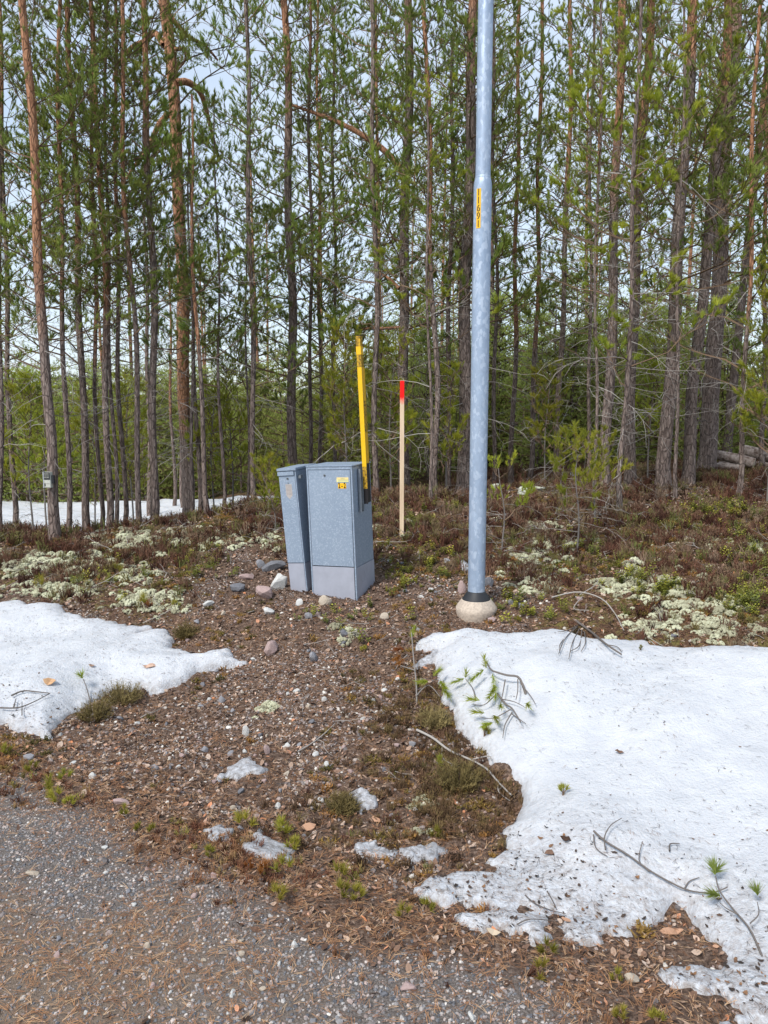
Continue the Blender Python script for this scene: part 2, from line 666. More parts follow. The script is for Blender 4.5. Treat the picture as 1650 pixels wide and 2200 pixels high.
def snow_mat():
    m, nt, b = new_mat('old_snow', 0.65, 0, 0.3)
    p = geopos(nt)
    n = noise(nt, p, 7, 5, 0.6)
    f = noise(nt, p, 75, 4, 0.75)
    c = ramp(nt, n, [(0.3, (0.50, 0.52, 0.56)), (0.7, (0.60, 0.615, 0.645))])
    c = mixc(nt, mrange(nt, noise(nt, p, 3.3, 5, 0.7), 0.50, 0.75, 0, 0.30), c, (0.42, 0.43, 0.45))
    spk = mrange(nt, noise(nt, p, 170, 2, 0.7), 0.66, 0.73)
    zone = mrange(nt, noise(nt, p, 2.4, 4, 0.65), 0.40, 0.66, 0.05, 0.8)
    d = math2(nt, 'MULTIPLY', spk, math2(nt, 'MULTIPLY', zone, 0.75))
    c = mixc(nt, d, c, (0.16, 0.13, 0.11))
    edge = attr(nt, 'dirt')
    e2 = math2(nt, 'MULTIPLY', edge, mrange(nt, noise(nt, p, 38, 5, 0.75), 0.42, 0.62))
    c = mixc(nt, e2, c, (0.26, 0.215, 0.19))
    nt.links.new(c, b.inputs['Base Color'])
    b.inputs['Subsurface Weight'].default_value = 0.25
    b.inputs['Subsurface Radius'].default_value = (0.02, 0.025, 0.03)
    b.inputs['Subsurface Scale'].default_value = 0.4
    g3 = noise(nt, p, 19, 4, 0.7)
    bump(nt, b, math2(nt, 'ADD', math2(nt, 'ADD', f, g3), math2(nt, 'MULTIPLY', n, 2.0)), 0.75, 0.014)
    return m


M_SNOW = snow_mat()
m, nt, b = new_mat('grey_ice', 0.35, 0, 0.5)
_n = noise(nt, geopos(nt), 45, 5, 0.7)
nt.links.new(ramp(nt, _n, [(0.35, (0.20, 0.185, 0.18)), (0.62, (0.46, 0.475, 0.51))]), b.inputs['Base Color'])
bump(nt, b, _n, 0.9, 0.01)
M_ICE = m


def ground_mat():
    m, nt, b = new_mat('forest_ground', 0.95, 0, 0.15)
    p = geopos(nt)
    n1 = noise(nt, p, 9, 6, 0.7)
    n2 = noise(nt, p, 60, 5, 0.75)
    n3 = noise(nt, p, 150, 3, 0.7)
    soil = ramp(nt, n2, [(0.34, (0.035, 0.023, 0.017)), (0.5, (0.13, 0.085, 0.063)), (0.70, (0.30, 0.22, 0.17))])
    heath = ramp(nt, n2, [(0.34, (0.030, 0.017, 0.012)), (0.5, (0.10, 0.055, 0.035)), (0.72, (0.22, 0.15, 0.09))])
    moss = ramp(nt, n2, [(0.3, (0.06, 0.055, 0.02)), (0.55, (0.17, 0.145, 0.045)), (0.75, (0.28, 0.21, 0.08))])
    road = ramp(nt, n3, [(0.3, (0.065, 0.055, 0.05)), (0.5, (0.16, 0.138, 0.125)), (0.7, (0.28, 0.255, 0.24))])
    roadb = ramp(nt, n2, [(0.3, (0.13, 0.095, 0.072)), (0.7, (0.28, 0.215, 0.165))])
    road = mixc(nt, attr(nt, 'mat'), road, roadb)
    c = mixc(nt, attr(nt, 'heath'), soil, heath)
    c = mixc(nt, math2(nt, 'MULTIPLY', attr(nt, 'heath'), mrange(nt, n1, 0.5, 0.62)), c, moss)
    c = mixc(nt, attr(nt, 'road'), c, road)
    nt.links.new(c, b.inputs['Base Color'])
    bump(nt, b, math2(nt, 'ADD', n2, n3), 0.8, 0.012)
    return m


M_GROUND = ground_mat()

# ------------------------------------------------------------------ zones
rng = np.random.default_rng(7)
random.seed(7)


def m_road(x, y):
    s = sroad(x, y) + (fbm(x * 2.3, y * 2.3, 31) - 0.5) * 0.5
    return 1 - sst(-0.12, 0.10, s)


def m_mat(x, y):
    d = np.hypot((x + 1.2) / 0.75, (y - 1.95) / 0.42) + (fbm(x * 3, y * 3, 101) - 0.5) * 0.9
    return (1 - sst(0.6, 1.45, d)) * 0.9 + 0.18 * sst(0.5, 0.7, fbm(x * 1.4, y * 1.4, 103))


def m_heath(x, y):
    s = sroad(x, y) + (fbm(x * 1.7, y * 1.7, 41) - 0.5) * 0.7
    xx = x + (fbm(x * 2.1, y * 2.1, 43) - 0.5) * 0.6
    side = np.maximum(1 - sst(-1.75, -1.2, xx), sst(0.78, 1.2, xx))
    return np.maximum(sst(1.9, 2.3, s) * side, sst(3.25, 3.9, s) * (y < 40))


# ------------------------------------------------------------------ ground sheet
def axis(parts):
    out = []
    for a, b_, st in parts:
        n = max(1, int(round((b_ - a) / st)))
        out.append(np.linspace(a, b_, n, endpoint=False))
    out.append(np.array([parts[-1][1]]))
    return np.concatenate(out)


xs = axis([(-700, -100, 60), (-100, -25, 9), (-25, -9, 1.2), (-9, -3, 0.12), (-3, 3.4, 0.032), (3.4, 9, 0.12), (9, 25, 1.2), (25, 100, 9), (100, 700, 60)])
ys = axis([(-60, -8, 6), (-8, 1.2, 0.5), (1.2, 6.5, 0.032), (6.5, 12, 0.07), (12, 20, 0.4), (20, 60, 2.5), (60, 120, 8), (120, 900, 60)])
X, Y = np.meshgrid(xs, ys)
Z = terrain(X, Y)
V = np.stack([X.ravel(), Y.ravel(), Z.ravel()], 1)
nx, ny = len(xs), len(ys)
idx = np.arange(nx * ny).reshape(ny, nx)
Q = np.stack([idx[:-1, :-1].ravel(), idx[:-1, 1:].ravel(), idx[1:, 1:].ravel(), idx[1:, :-1].ravel()], 1)
me = mk('ground', V, Q, [M_GROUND], smooth=True, extra={'road': m_road(V[:, 0], V[:, 1]), 'heath': m_heath(V[:, 0], V[:, 1]), 'mat': m_mat(V[:, 0], V[:, 1])})
ground = prop(link('ground', me), kind='structure')

# ------------------------------------------------------------------ snow
def poly_sd(x, y, poly):
    x = np.asarray(x, float)
    y = np.asarray(y, float)
    P = np.asarray(poly, float)
    d2 = np.full(x.shape, 1e9)
    inside = np.zeros(x.shape, bool)
    n = len(P)
    for i in range(n):
        a = P[i]
        b_ = P[(i + 1) % n]
        ex, ey = b_[0] - a[0], b_[1] - a[1]
        wx, wy = x - a[0], y - a[1]
        t = np.clip((wx * ex + wy * ey) / (ex * ex + ey * ey + 1e-12), 0, 1)
        d2 = np.minimum(d2, (wx - ex * t) ** 2 + (wy - ey * t) ** 2)
        c = ((a[1] > y) != (b_[1] > y))
        with np.errstate(divide='ignore', invalid='ignore'):
            xi = a[0] + (y - a[1]) * ex / (ey if abs(ey) > 1e-12 else 1e-12)
        inside ^= c & (x < xi)
    d = np.sqrt(d2)
    return np.where(inside, d, -d)


RIGHT_PX = [(905, 1392), (935, 1375), (1010, 1368), (1100, 1368), (1135, 1368), (1175, 1358), (1220, 1362), (1290, 1376), (1380, 1386),
            (1450, 1398), (1550, 1402), (1650, 1408), (1900, 1430), (2400, 1500), (2900, 2000), (2600, 2700), (1850, 2450), (1560, 2245),
            (1490, 2170), (1432, 2120), (1390, 2075), (1470, 2030), (1488, 1970), (1450, 1950), (1415, 1998), (1345, 2042), (1290, 2038),
            (1180, 2022), (1095, 2012), (990, 1985), (915, 1952), (885, 1890), (960, 1855), (1085, 1835), (1075, 1790), (1115, 1740), (1100, 1710),
            (1062, 1660), (1048, 1620), (1010, 1590), (985, 1560), (962, 1500), (937, 1460), (932, 1425), (950, 1405)]
LEFT_PX = [(-500, 1275), (-100, 1295), (0, 1302), (40, 1300), (60, 1310), (110, 1302), (170, 1320), (180, 1332), (250, 1332), (272, 1350),
           (318, 1355), (290, 1370), (330, 1364), (358, 1362), (368, 1398), (410, 1413), (470, 1405), (490, 1402), (535, 1425), (500, 1437),
           (430, 1452), (380, 1477), (340, 1482), (300, 1480), (240, 1487), (210, 1512), (170, 1542), (110, 1588), (60, 1582), (20, 1557), (-60, 1562), (-500, 1640)]
g0 = lambda x, y: terrain(x, y, False)
PATCH = {
    'right': dict(poly=[hit(a, b_, g0)[:2] for a, b_ in RIGHT_PX], T=0.12, step=0.021),
    'left': dict(poly=[hit(a, b_, g0)[:2] for a, b_ in LEFT_PX], T=0.11, step=0.021),
    'back': dict(poly=[(-16, 9.4), (-5, 9.3), (-3.2, 9.8), (-2.2, 10.8), (-1.7, 12.2), (-1.7, 14.6), (-4, 15.6), (-9, 16.4), (-16, 17)], T=0.10, step=0.06),
    'far': dict(poly=[(2.6, 12.1), (3.6, 12.2), (5.0, 12.3), (5.3, 12.7), (4.2, 12.9), (2.9, 12.7)], T=0.06, step=0.05),
}


def snow_f(x, y, k):
    pt = PATCH[k]
    s = poly_sd(x, y, pt['poly'])
    s = s + (fbm(x * 4, y * 4, 51) - 0.5) * 0.14 + (fbm(x * 17, y * 17, 53, 2) - 0.5) * 0.05
    T = pt['T'] * (0.45 + 0.9 * fbm(x * 1.5, y * 1.5, 55))
    if k == 'right':
        sr = sroad(x, y)
        T = T * (0.35 + 0.65 * sst(0.5, 1.0, sr))
        rag = (1 - sst(0.35, 0.95, sr)) * (fbm(x * 11, y * 11, 57) - 0.36) * 0.46
        s = s - np.maximum(rag, 0)
    h = T * (1 - np.exp(-np.maximum(s, 0) / (0.10 + 0.12 * fbm(x * 2, y * 2, 65)))) ** (0.5 + 0.5 * fbm(x * 3, y * 3, 67))
    h = h + (s > 0) * (0.010 * (fbm(x * 28, y * 28, 68, 2) - 0.5) * np.exp(-np.maximum(s, 0) / 0.25) + 0.028 * (fbm(x * 2.2, y * 2.2, 69, 2) - 0.5) * sst(0, 0.3, s))
    h = h + 0.016 * (fbm(x * 6, y * 6, 59) - 0.5) * (s > 0)
    h = np.where(s > 0, h, -0.03 + s * 0.8)
    return h, s


def snow_surf(x, y, k):
    h, s = snow_f(x, y, k)
    base = terrain(x, y, False)
    return base + h + np.where(h > 0, 0.008, 0), s


for k, pt in PATCH.items():
    P = np.array(pt['poly'])
    x0, y0 = P.min(0) - 0.1
    x1, y1 = P.max(0) + 0.1
    x0, x1 = max(x0, -17), min(x1, 5.6)
    if k in ('right', 'left'):
        x0, x1 = max(x0, -4.6), min(x1, 4.2)
        y0 = max(y0, 0.9)
    st = pt['step']
    gx = np.arange(x0, x1, st)
    gy = np.arange(y0, y1, st)
    X, Y = np.meshgrid(gx, gy)
    Z, S = snow_surf(X, Y, k)
    V = np.stack([X.ravel(), Y.ravel(), Z.ravel()], 1)
    idx = np.arange(X.size).reshape(X.shape)
    keep = (np.maximum.reduce([S[:-1, :-1], S[1:, :-1], S[:-1, 1:], S[1:, 1:]]) > -0.05).ravel()
    Q = np.stack([idx[:-1, :-1].ravel(), idx[:-1, 1:].ravel(), idx[1:, 1:].ravel(), idx[1:, :-1].ravel()], 1)[keep]
    used = np.unique(Q)
    re = -np.ones(X.size, int)
    re[used] = np.arange(len(used))
    Sf = S.ravel()
    dirt = np.exp(-np.maximum(Sf, 0) / 0.05) * 0.6
    if k == 'right':
        dirt = np.maximum(dirt, (1 - sst(0.35, 1.35, sroad(V[:, 0], V[:, 1]))) * 0.85 * np.exp(-np.maximum(Sf, 0) / 0.9))
    me = mk('snow_patch', V[used], re[Q], [M_SNOW], smooth=True, extra={'dirt': dirt[used]})
    prop(link('snow_patch', me), {'right': 'large patch of old snow filling the ditch below the lamp pole',
                                  'left': 'tongue of melting snow lying on the slope left of the small cabinet',
                                  'back': 'flat snow field among the trees behind the left ridge',
                                  'far': 'thin strip of snow at the foot of the thick pines on the right'}[k], 'snow', kind='stuff')


def surf(x, y):
    z = terrain(x, y)
    for k in ('right', 'left'):
        h, s = snow_surf(x, y, k)
        z = np.maximum(z, h)
    return z


def on_snow(x, y):
    return np.maximum(snow_f(x, y, 'right')[0], snow_f(x, y, 'left')[0]) > 0.0


# grey ice remnants
def ice(pxs, label, T=0.014):
    poly = [hit(a, b_)[:2] for a, b_ in pxs]
    P = np.array(poly)
    gx = np.arange(P[:, 0].min() - 0.03, P[:, 0].max() + 0.03, 0.009)
    gy = np.arange(P[:, 1].min() - 0.03, P[:, 1].max() + 0.03, 0.009)
    X, Y = np.meshgrid(gx, gy)
    S = poly_sd(X, Y, poly) + (fbm(X * 22, Y * 22, 61) - 0.5) * 0.09
    H = T * (1 - np.exp(-np.maximum(S, 0) / 0.015)) * (0.6 + 0.8 * fbm(X * 30, Y * 30, 63))
    Z = terrain(X, Y) + np.where(S > 0, H + 0.006, -0.02)
    V = np.stack([X.ravel(), Y.ravel(), Z.ravel()], 1)
    idx = np.arange(X.size).reshape(X.shape)
    keep = (np.maximum.reduce([S[:-1, :-1], S[1:, :-1], S[:-1, 1:], S[1:, 1:]]) > 0).ravel()
    Q = np.stack([idx[:-1, :-1].ravel(), idx[:-1, 1:].ravel(), idx[1:, 1:].ravel(), idx[1:, :-1].ravel()], 1)[keep]
    if not len(Q):
        return
    used = np.unique(Q)
    re = -np.ones(X.size, int)
    re[used] = np.arange(len(used))
    prop(link('ice_patch', mk('ice_patch', V[used], re[Q], [M_ICE], smooth=True)), label, 'ice patch')


ice([(470, 1672), (500, 1650), (525, 1637), (580, 1655), (560, 1668), (520, 1672), (490, 1682)], 'flat grey ice remnant alone in the middle of the gravelly slope')
ice([(755, 1712), (790, 1703), (812, 1722), (805, 1738), (775, 1745), (758, 1728)], 'small angular block of clear ice beside an olive heather clump', 0.028)
ice([(430, 1785), (470, 1775), (500, 1790), (480, 1808), (445, 1803)], 'small crumbling ice patch left of the two fern-like seedlings')
ice([(515, 1830), (545, 1800), (560, 1765), (585, 1810), (630, 1830), (625, 1852), (570, 1850)], 'ragged grey ice strip between the green seedlings near the road verge')
ice([(760, 1822), (800, 1815), (850, 1832), (845, 1850), (790, 1845)], 'small dirty ice patch left of the big snow patch')
ice([(860, 1825), (930, 1815), (960, 1835), (930, 1855), (870, 1850)], 'dirty ice patch touching the tip of the big snow patch')
ice([(935, 1375), (925, 1410), (895, 1425), (885, 1440), (905, 1440), (950, 1405)], 'thin ice flake at the upper left corner of the big snow patch')
ice([(990, 1212), (1003, 1215), (1002, 1230), (985, 1228)], 'scrap of snow on the moss just left of the lamp pole foot', 0.04)
ice([(955, 1203), (975, 1203), (972, 1210), (958, 1210)], 'tiny scrap of snow on the moss behind the lamp pole foot', 0.03)

# ------------------------------------------------------------------ scatter (geometry nodes instances, stuff only)
def scatter(name, label, cat, P, R, S, I, variants):
    coll = bpy.data.collections.new(name + '_kinds')
    for k, vm in enumerate(variants):
        o = bpy.data.objects.new('%s_kind_%02d' % (name, k), vm)
        coll.objects.link(o)
    n = len(P)
    me = bpy.data.meshes.new(name)
    me.vertices.add(n)
    me.vertices.foreach_set('co', np.ascontiguousarray(P, np.float32).ravel())
    a = me.attributes.new('turn', 'FLOAT_VECTOR', 'POINT')
    a.data.foreach_set('vector', np.ascontiguousarray(R, np.float32).ravel())
    a = me.attributes.new('size', 'FLOAT_VECTOR', 'POINT')
    a.data.foreach_set('vector', np.ascontiguousarray(S, np.float32).ravel())
    a = me.attributes.new('pick', 'INT', 'POINT')
    a.data.foreach_set('value', np.ascontiguousarray(I, np.int32))
    o = link(name, me)
    prop(o, label, cat, kind='stuff')
    ng = bpy.data.node_groups.new(name + '_nodes', 'GeometryNodeTree')
    ng.interface.new_socket('Geometry', in_out='INPUT', socket_type='NodeSocketGeometry')
    ng.interface.new_socket('Geometry', in_out='OUTPUT', socket_type='NodeSocketGeometry')
    gi = ng.nodes.new('NodeGroupInput')
    go = ng.nodes.new('NodeGroupOutput')
    ip = ng.nodes.new('GeometryNodeInstanceOnPoints')
    ci = ng.nodes.new('GeometryNodeCollectionInfo')
    ci.inputs['Collection'].default_value = coll
    ci.inputs['Separate Children'].default_value = True
    ci.inputs['Reset Children'].default_value = True
    ip.inputs['Pick Instance'].default_value = True

    def na(nm, t):
        q = ng.nodes.new('GeometryNodeInputNamedAttribute')
        q.data_type = t
        q.inputs['Name'].default_value = nm
        return q.outputs['Attribute']
    L = ng.links
    L.new(gi.outputs[0], ip.inputs['Points'])
    L.new(ci.outputs[0], ip.inputs['Instance'])
    L.new(na('pick', 'INT'), ip.inputs['Instance Index'])
    L.new(na('turn', 'FLOAT_VECTOR'), ip.inputs['Rotation'])
    L.new(na('size', 'FLOAT_VECTOR'), ip.inputs['Scale'])
    L.new(ip.outputs[0], go.inputs[0])
    md = o.modifiers.new('scatter', 'NODES')
    md.node_group = ng
    return o


def ico(sub=1):
    import bmesh
    bm = bmesh.new()
    bmesh.ops.create_icosphere(bm, subdivisions=sub, radius=1)
    v = np.array([p.co[:] for p in bm.verts])
    f = np.array([[q.index for q in p.verts] for p in bm.faces])
    bm.free()
    return v, f


def stone_mesh(seed, mat, sub=1, ang=0.3, flat=0.6):
    r = np.random.default_rng(seed)
    v, f = ico(sub)
    for _ in range(7 if sub < 2 else 14):          # chop with random planes for an angular stone
        d = r.normal(size=3)
        d /= np.linalg.norm(d)
        lim = (0.62 if sub < 2 else 0.5) + 0.3 * r.random()
        k = v @ d
        v = v - np.where(k > lim, (k - lim) * (0.5 + ang), 0)[:, None] * d
    v = v * (1 + (0.10 if sub < 2 else 0.04) * (r.random((len(v), 1)) - 0.5))
    v = v * np.array([1.0, 0.6 + 0.35 * r.random(), flat * (0.75 + 0.5 * r.random())])
    return mk('stone', v, f, [mat], smooth=(sub > 2))


def frust_points(n, ymin, ymax, margin=0.25, xr=None):
    """random ground points inside the widened view wedge"""
    y = np.sqrt(rng.random(n) * (ymax ** 2 - ymin ** 2) + ymin ** 2)
    x = (rng.random(n) * 2 - 1) * (0.52 * y + margin)
    return x, y


def place(x, y, zoff, size, tilt=0.5, snowok=False):
    z = surf(x, y) + zoff if snowok else terrain(x, y) + zoff
    n = len(x)
    P = np.stack([x, y, z], 1)
    R = np.stack([(rng.random(n) - 0.5) * tilt, (rng.random(n) - 0.5) * tilt, rng.random(n) * 6.283], 1)
    S = size[:, None] * (0.85 + 0.3 * rng.random((n, 3)))
    return P, R, S


# gravel of the road and fine stones of the slope
peb = [stone_mesh(100 + k, M_PEB, 1, 0.5, 0.7) for k in range(7)]
x, y = frust_points(100000, 1.55, 4.4, 0.3)
keep = (rng.random(len(x)) < m_road(x, y) * (0.95 - 0.6 * m_mat(x, y)) + 0.02) & (sroad(x, y) < 0.5)
x, y = x[keep], y[keep]
dens = fbm(x * 1.6, y * 1.6, 71)
size = 0.0028 + 0.0048 * rng.random(len(x)) ** 1.6 * (0.5 + dens) + (rng.random(len(x)) < 0.02) * 0.005
P, R, S = place(x, y, 0.0005, size, 1.0)
scatter('road_gravel', 'fine grey gravel of the road surface with some brown needles', 'gravel', P, R, S, rng.integers(0, 7, len(x)), peb)

pebw = [stone_mesh(200 + k, M_PEBW, 1, 0.35, 0.65) for k in range(7)]
x, y = frust_points(120000, 1.7, 7.5, 0.3)
s = sroad(x, y)
cov = (1 - m_heath(x, y)) * (1 - m_road(x, y)) * sst(0.1, 0.6, s) * (0.10 + 0.9 * sst(0.42, 0.64, fbm(x * 3.0, y * 3.0, 77))) * 0.75
cov = cov + 0.02
keep = (rng.random(len(x)) < cov) & ~on_snow(x, y)
x, y = x[keep], y[keep]
size = 0.004 + 0.009 * rng.random(len(x)) ** 2.2 + (rng.random(len(x)) < 0.02) * 0.008
P, R, S = place(x, y, 0.001, size, 1.0)
scatter('slope_gravel', 'loose pebbles and grit washed over the brown slope', 'gravel', P, R, S, rng.integers(0, 7, len(x)), pebw)


# litter flakes
def flake(seed, mat, w=0.35):
    r = np.random.default_rng(seed)
    n = 4
    xx = np.linspace(-1, 1, n + 1)
    wd = w * (1 - np.abs(xx) ** 2.2) + 0.05
    zz = 0.25 * xx ** 2 * r.normal() + 0.15 * r.normal(size=n + 1)
    v = np.concatenate([np.stack([xx, -wd, zz + 0.1], 1), np.stack([xx, wd, zz], 1)])
    f = []
    for i in range(n):
        f += [(i, i + 1, n + 1 + i + 1), (i, n + 2 + i, n + 1 + i)]
    return mk('litter', v, np.array(f), [mat])


fl = [flake(300 + k, M_LIT, [0.12, 0.2, 0.3, 0.45, 0.1, 0.6][k]) for k in range(6)]
x, y = frust_points(170000, 1.7, 10.5, 0.3)
s = sroad(x, y)
cov = (1 - m_road(x, y)) * (0.75 - 0.15 * m_heath(x, y)) + 0.03
keep = (rng.random(len(x)) < cov) & ~on_snow(x, y)
x, y = x[keep], y[keep]
size = (0.005 + 0.010 * rng.random(len(x)) ** 1.8) * (1 + 0.06 * y)
P, R, S = place(x, y, 0.006, size, 1.3)
scatter('leaf_litter', 'brown litter of bark flakes and dead leaves covering the slope', 'litter', P, R, S, rng.integers(0, 6, len(x)), fl)


def needle_pair(seed, mat, w=0.022):
    r = np.random.default_rng(seed)
    g = G()
    for sgn in (-1, 1):
        a = sgn * (0.08 + 0.15 * r.random())
        p = np.array([[0, 0, 0], [0.9, a * 0.9, 0.08], [1.8, a * 2.2, 0.02 + 0.1 * r.normal()]])
        for i in range(2):
            d = p[i + 1] - p[i]
            nrm = np.array([-d[1], d[0], 0.0])
            nrm /= np.linalg.norm(nrm) + 1e-9
            g.add([p[i] - nrm * w, p[i] + nrm * w, p[i + 1] + nrm * w, p[i + 1] - nrm * w], [(0, 1, 2), (0, 2, 3)])
    return g.mesh('needle_pair', [mat])


npair = [needle_pair(400 + k, M_NLIT, 0.024) for k in range(5)]
x, y = frust_points(95000, 1.6, 5.6, 0.3)
rd = m_road(x, y)
s = sroad(x, y)
cov = rd * (0.07 + 0.75 * m_mat(x, y)) + (1 - rd) * 0.32 + 0.40 * np.exp(-((s - 0.05) / 0.30) ** 2)
keep = (rng.random(len(x)) < cov) & ~on_snow(x, y)
x, y = x[keep], y[keep]
P, R, S = place(x, y, 0.007, 0.014 + 0.010 * rng.random(len(x)), 0.5)
scatter('needle_litter', 'rust brown fallen pine needles strewn over the gravel', 'needle litter', P, R, S, rng.integers(0, 5, len(x)), npair)

# debris on the snow
M_SNLIT = rnd_mat('snow_debris', [(0, (0.03, 0.025, 0.022)), (0.6, (0.09, 0.06, 0.045)), (1, (0.26, 0.14, 0.07))], 0.8, 2, 0)
npair2 = [needle_pair(440 + k, M_SNLIT, 0.03) for k in range(4)] + [flake(330 + k, M_SNLIT, 0.5) for k in range(2)]
x, y = frust_points(52000, 1.6, 6.6, 0.3)
s = sroad(x, y)
sn = on_snow(x, y)
cov = 0.08 + 0.9 * (1 - sst(0.3, 1.1, s)) + 0.28 * sst(0.52, 0.7, fbm(x * 1.5, y * 1.5, 83))
keep = sn & (rng.random(len(x)) < cov)
x, y = x[keep], y[keep]
s = sroad(x, y)
pk = rng.integers(0, 6, len(x))
size = np.where(pk > 3, (0.0020 + 0.0045 * rng.random(len(x)) ** 2) * (1 + 0.8 * (s < 0.9)), 0.007 + 0.010 * rng.random(len(x)))
P, R, S = place(x, y, 0.003, size, 0.4, True)
scatter('snow_debris', 'dark needles and bark crumbs sprinkled on the snow', 'debris', P, R, S, pk, npair2)


# heather, moss, lichen, lingonberry
def heather(seed, mat, n=26, h=1.0, spread=0.7, w=0.018):
    r = np.random.default_rng(seed)
    g = G()
    for i in range(n):
        a = r.random() * 6.283
        rr = spread * math.sqrt(r.random())
        p0 = np.array([math.cos(a) * rr * 0.35, math.sin(a) * rr * 0.35, -0.1])
        hh = h * (0.5 + 0.6 * r.random())
        p2 = np.array([math.cos(a) * rr, math.sin(a) * rr, hh])
        p1 = (p0 + p2) / 2 + r.normal(size=3) * 0.08
        th = r.random() * 3.14
        q = np.array([math.cos(th), math.sin(th), 0]) * w * (1 + r.random())
        g.add([p0 - q, p0 + q, p1 - q, p1 + q, p2], [(0, 1, 3), (0, 3, 2), (2, 3, 4)])
        for j in range(2):
            b0 = p1 + (p2 - p1) * r.random()
            b1 = b0 + np.array([r.normal() * 0.16, r.normal() * 0.16, 0.12 + 0.15 * r.random()])
            g.add([b0 - q, b0 + q, b1], [(0, 1, 2)])
    return g.mesh('heather', [mat])


hv = [heather(500 + k, M_HEATH, 24, 1.0, 0.75, 0.022) for k in range(5)]
x, y = frust_points(22000, 2.6, 14.5, 0.6)
hm = m_heath(x, y)
bank = np.exp(-((x - 0.30) / 0.30) ** 2 - ((y - 3.35) / 0.55) ** 2) + 0.5 * np.exp(-((x + 0.2) / 0.35) ** 2 - ((y - 2.95) / 0.25) ** 2)
hm = np.maximum(hm, bank)
lichm = sst(0.53, 0.62, fbm(x * 1.25 + 9, y * 1.25, 91))
cl = sst(0.30, 0.58, fbm(x * 1.1, y * 1.1, 93))
keep = (rng.random(len(x)) < hm * (0.15 + 0.85 * cl) * (1 - 0.75 * lichm)) & ~on_snow(x, y) & (snow_f(x, y, 'back')[1] < 0.1)
keep &= ~((np.abs(x + 0.38) < 0.42) & (np.abs(y - 5.85) < 0.36)) & ~(np.hypot(x - 0.637, y - 5.19) < 0.28)
x, y = x[keep], y[keep]
P, R, S = place(x, y, 0.0, (0.05 + 0.08 * rng.random(len(x)) * (0.6 + 0.6 * sst(6, 9, y))) * (0.45 + 0.55 * sst(3.5, 5, y)), 0.6)
scatter('heather', 'dark red-brown dormant heather over the mound and ridge', 'heather', P, R, S, rng.integers(0, 5, len(x)), hv)

# mossy bank in front of the big snow patch
M_BANK = rnd_mat('mossy_heather', [(0, (0.05, 0.03, 0.018)), (0.4, (0.12, 0.072, 0.038)), (0.75, (0.17, 0.125, 0.05)), (1, (0.22, 0.13, 0.085))], 0.9, 3, 0)
bk = [heather(580 + k, M_BANK, 26, 0.9, 0.9, 0.03) for k in range(4)]
n = 1300
cpts = np.array([[0.28, 3.35, 0.22, 0.40], [0.12, 3.9, 0.15, 0.35], [0.45, 2.95, 0.16, 0.22], [-0.10, 2.95, 0.22, 0.14]])
ci = rng.choice(4, n, p=[0.48, 0.18, 0.2, 0.14])
x = cpts[ci, 0] + rng.normal(size=n) * cpts[ci, 2]
y = cpts[ci, 1] + rng.normal(size=n) * cpts[ci, 3]
keep = ~on_snow(x, y) & (rng.random(n) < 0.25 + 0.75 * sst(0.4, 0.6, fbm(x * 5, y * 5, 98))) & (m_road(x, y) < 0.3)
x, y = x[keep], y[keep]
P, R, S = place(x, y, -0.002, 0.016 + 0.032 * rng.random(len(x)), 0.9)
scatter('mossy_bank', 'dark mossy heather mat on the bank left of the big snow patch', 'moss', P, R, S, rng.integers(0, 4, len(x)), bk)

# low reddish sprigs along the road verge
x, y = frust_points(9000, 1.8, 3.7, 0.3)
s = sroad(x, y)
keep = (rng.random(len(x)) < 0.55 * np.exp(-((s - 0.13 - 0.1 * np.sin(x * 5)) / 0.17) ** 2) * sst(0.42, 0.66, fbm(x * 3, y * 3, 95))) & ~on_snow(x, y)
x, y = x[keep], y[keep]
P, R, S = place(x, y, 0.0, 0.012 + 0.028 * rng.random(len(x)), 1.0)
vv = [heather(540 + k, M_VERGE, 20, 1.0, 0.8, 0.03) for k in range(4)]
scatter('verge_sprigs', 'low reddish heather sprigs along the edge of the gravel road', 'heather', P, R, S, rng.integers(0, 4, len(x)), vv)


def lichen_mesh(seed, mat):
    r = np.random.default_rng(seed)
    g = G()
    v, f = ico(1)
    for i in range(26):
        a = r.random() * 6.283
        el = r.random()
        rr = math.sqrt(el)
        c = np.array([math.cos(a) * rr, math.sin(a) * rr, 0.55 * (1 - rr * rr)])
        sz = 0.16 + 0.14 * r.random()
        g.add(v * sz * (1 + 0.35 * (r.random((len(v), 1)) - 0.5)) + c, f)
    return g.mesh('lichen', [mat])


lv = [lichen_mesh(600 + k, M_LICH) for k in range(4)]
LICH_PX = [((165, 1205), 90, 24), ((60, 1215), 60, 20), ((330, 1165), 80, 18), ((430, 1155), 70, 18), ((260, 1150), 50, 14), ((300, 1235), 40, 16), ((560, 1150), 40, 22),
           ((1130, 1205), 60, 26), ((1190, 1165), 50, 20), ((1170, 1135), 40, 10), ((1400, 1235), 60, 22), ((1470, 1290), 80, 35), ((1540, 1330), 80, 40),
           ((1400, 1340), 50, 30), ((850, 1135), 35, 14), ((1330, 1260), 40, 20), ((1620, 1180), 40, 15), ((1500, 1160), 60, 10), ((120, 1270), 80, 14), ((330, 1290), 60, 20),
           ((750, 1360), 14, 10), ((925, 1730), 18, 16), ((900, 1790), 14, 6), ((575, 1525), 12, 10), ((1150, 1260), 30, 12), ((1080, 1115), 40, 8)]
px_, py_ = [], []
for (cx, cy), rx, ry in LICH_PX:
    n = int(rx * ry / (11 if cx < 700 else (15 if rx * ry < 1200 else 26))) + 5
    px_ += list(cx + rng.normal(size=n) * rx * 0.65)
    py_ += list(cy + rng.normal(size=n) * ry * 0.65)
pts = np.array([hit(a, b_) for a, b_ in zip(px_, py_)])
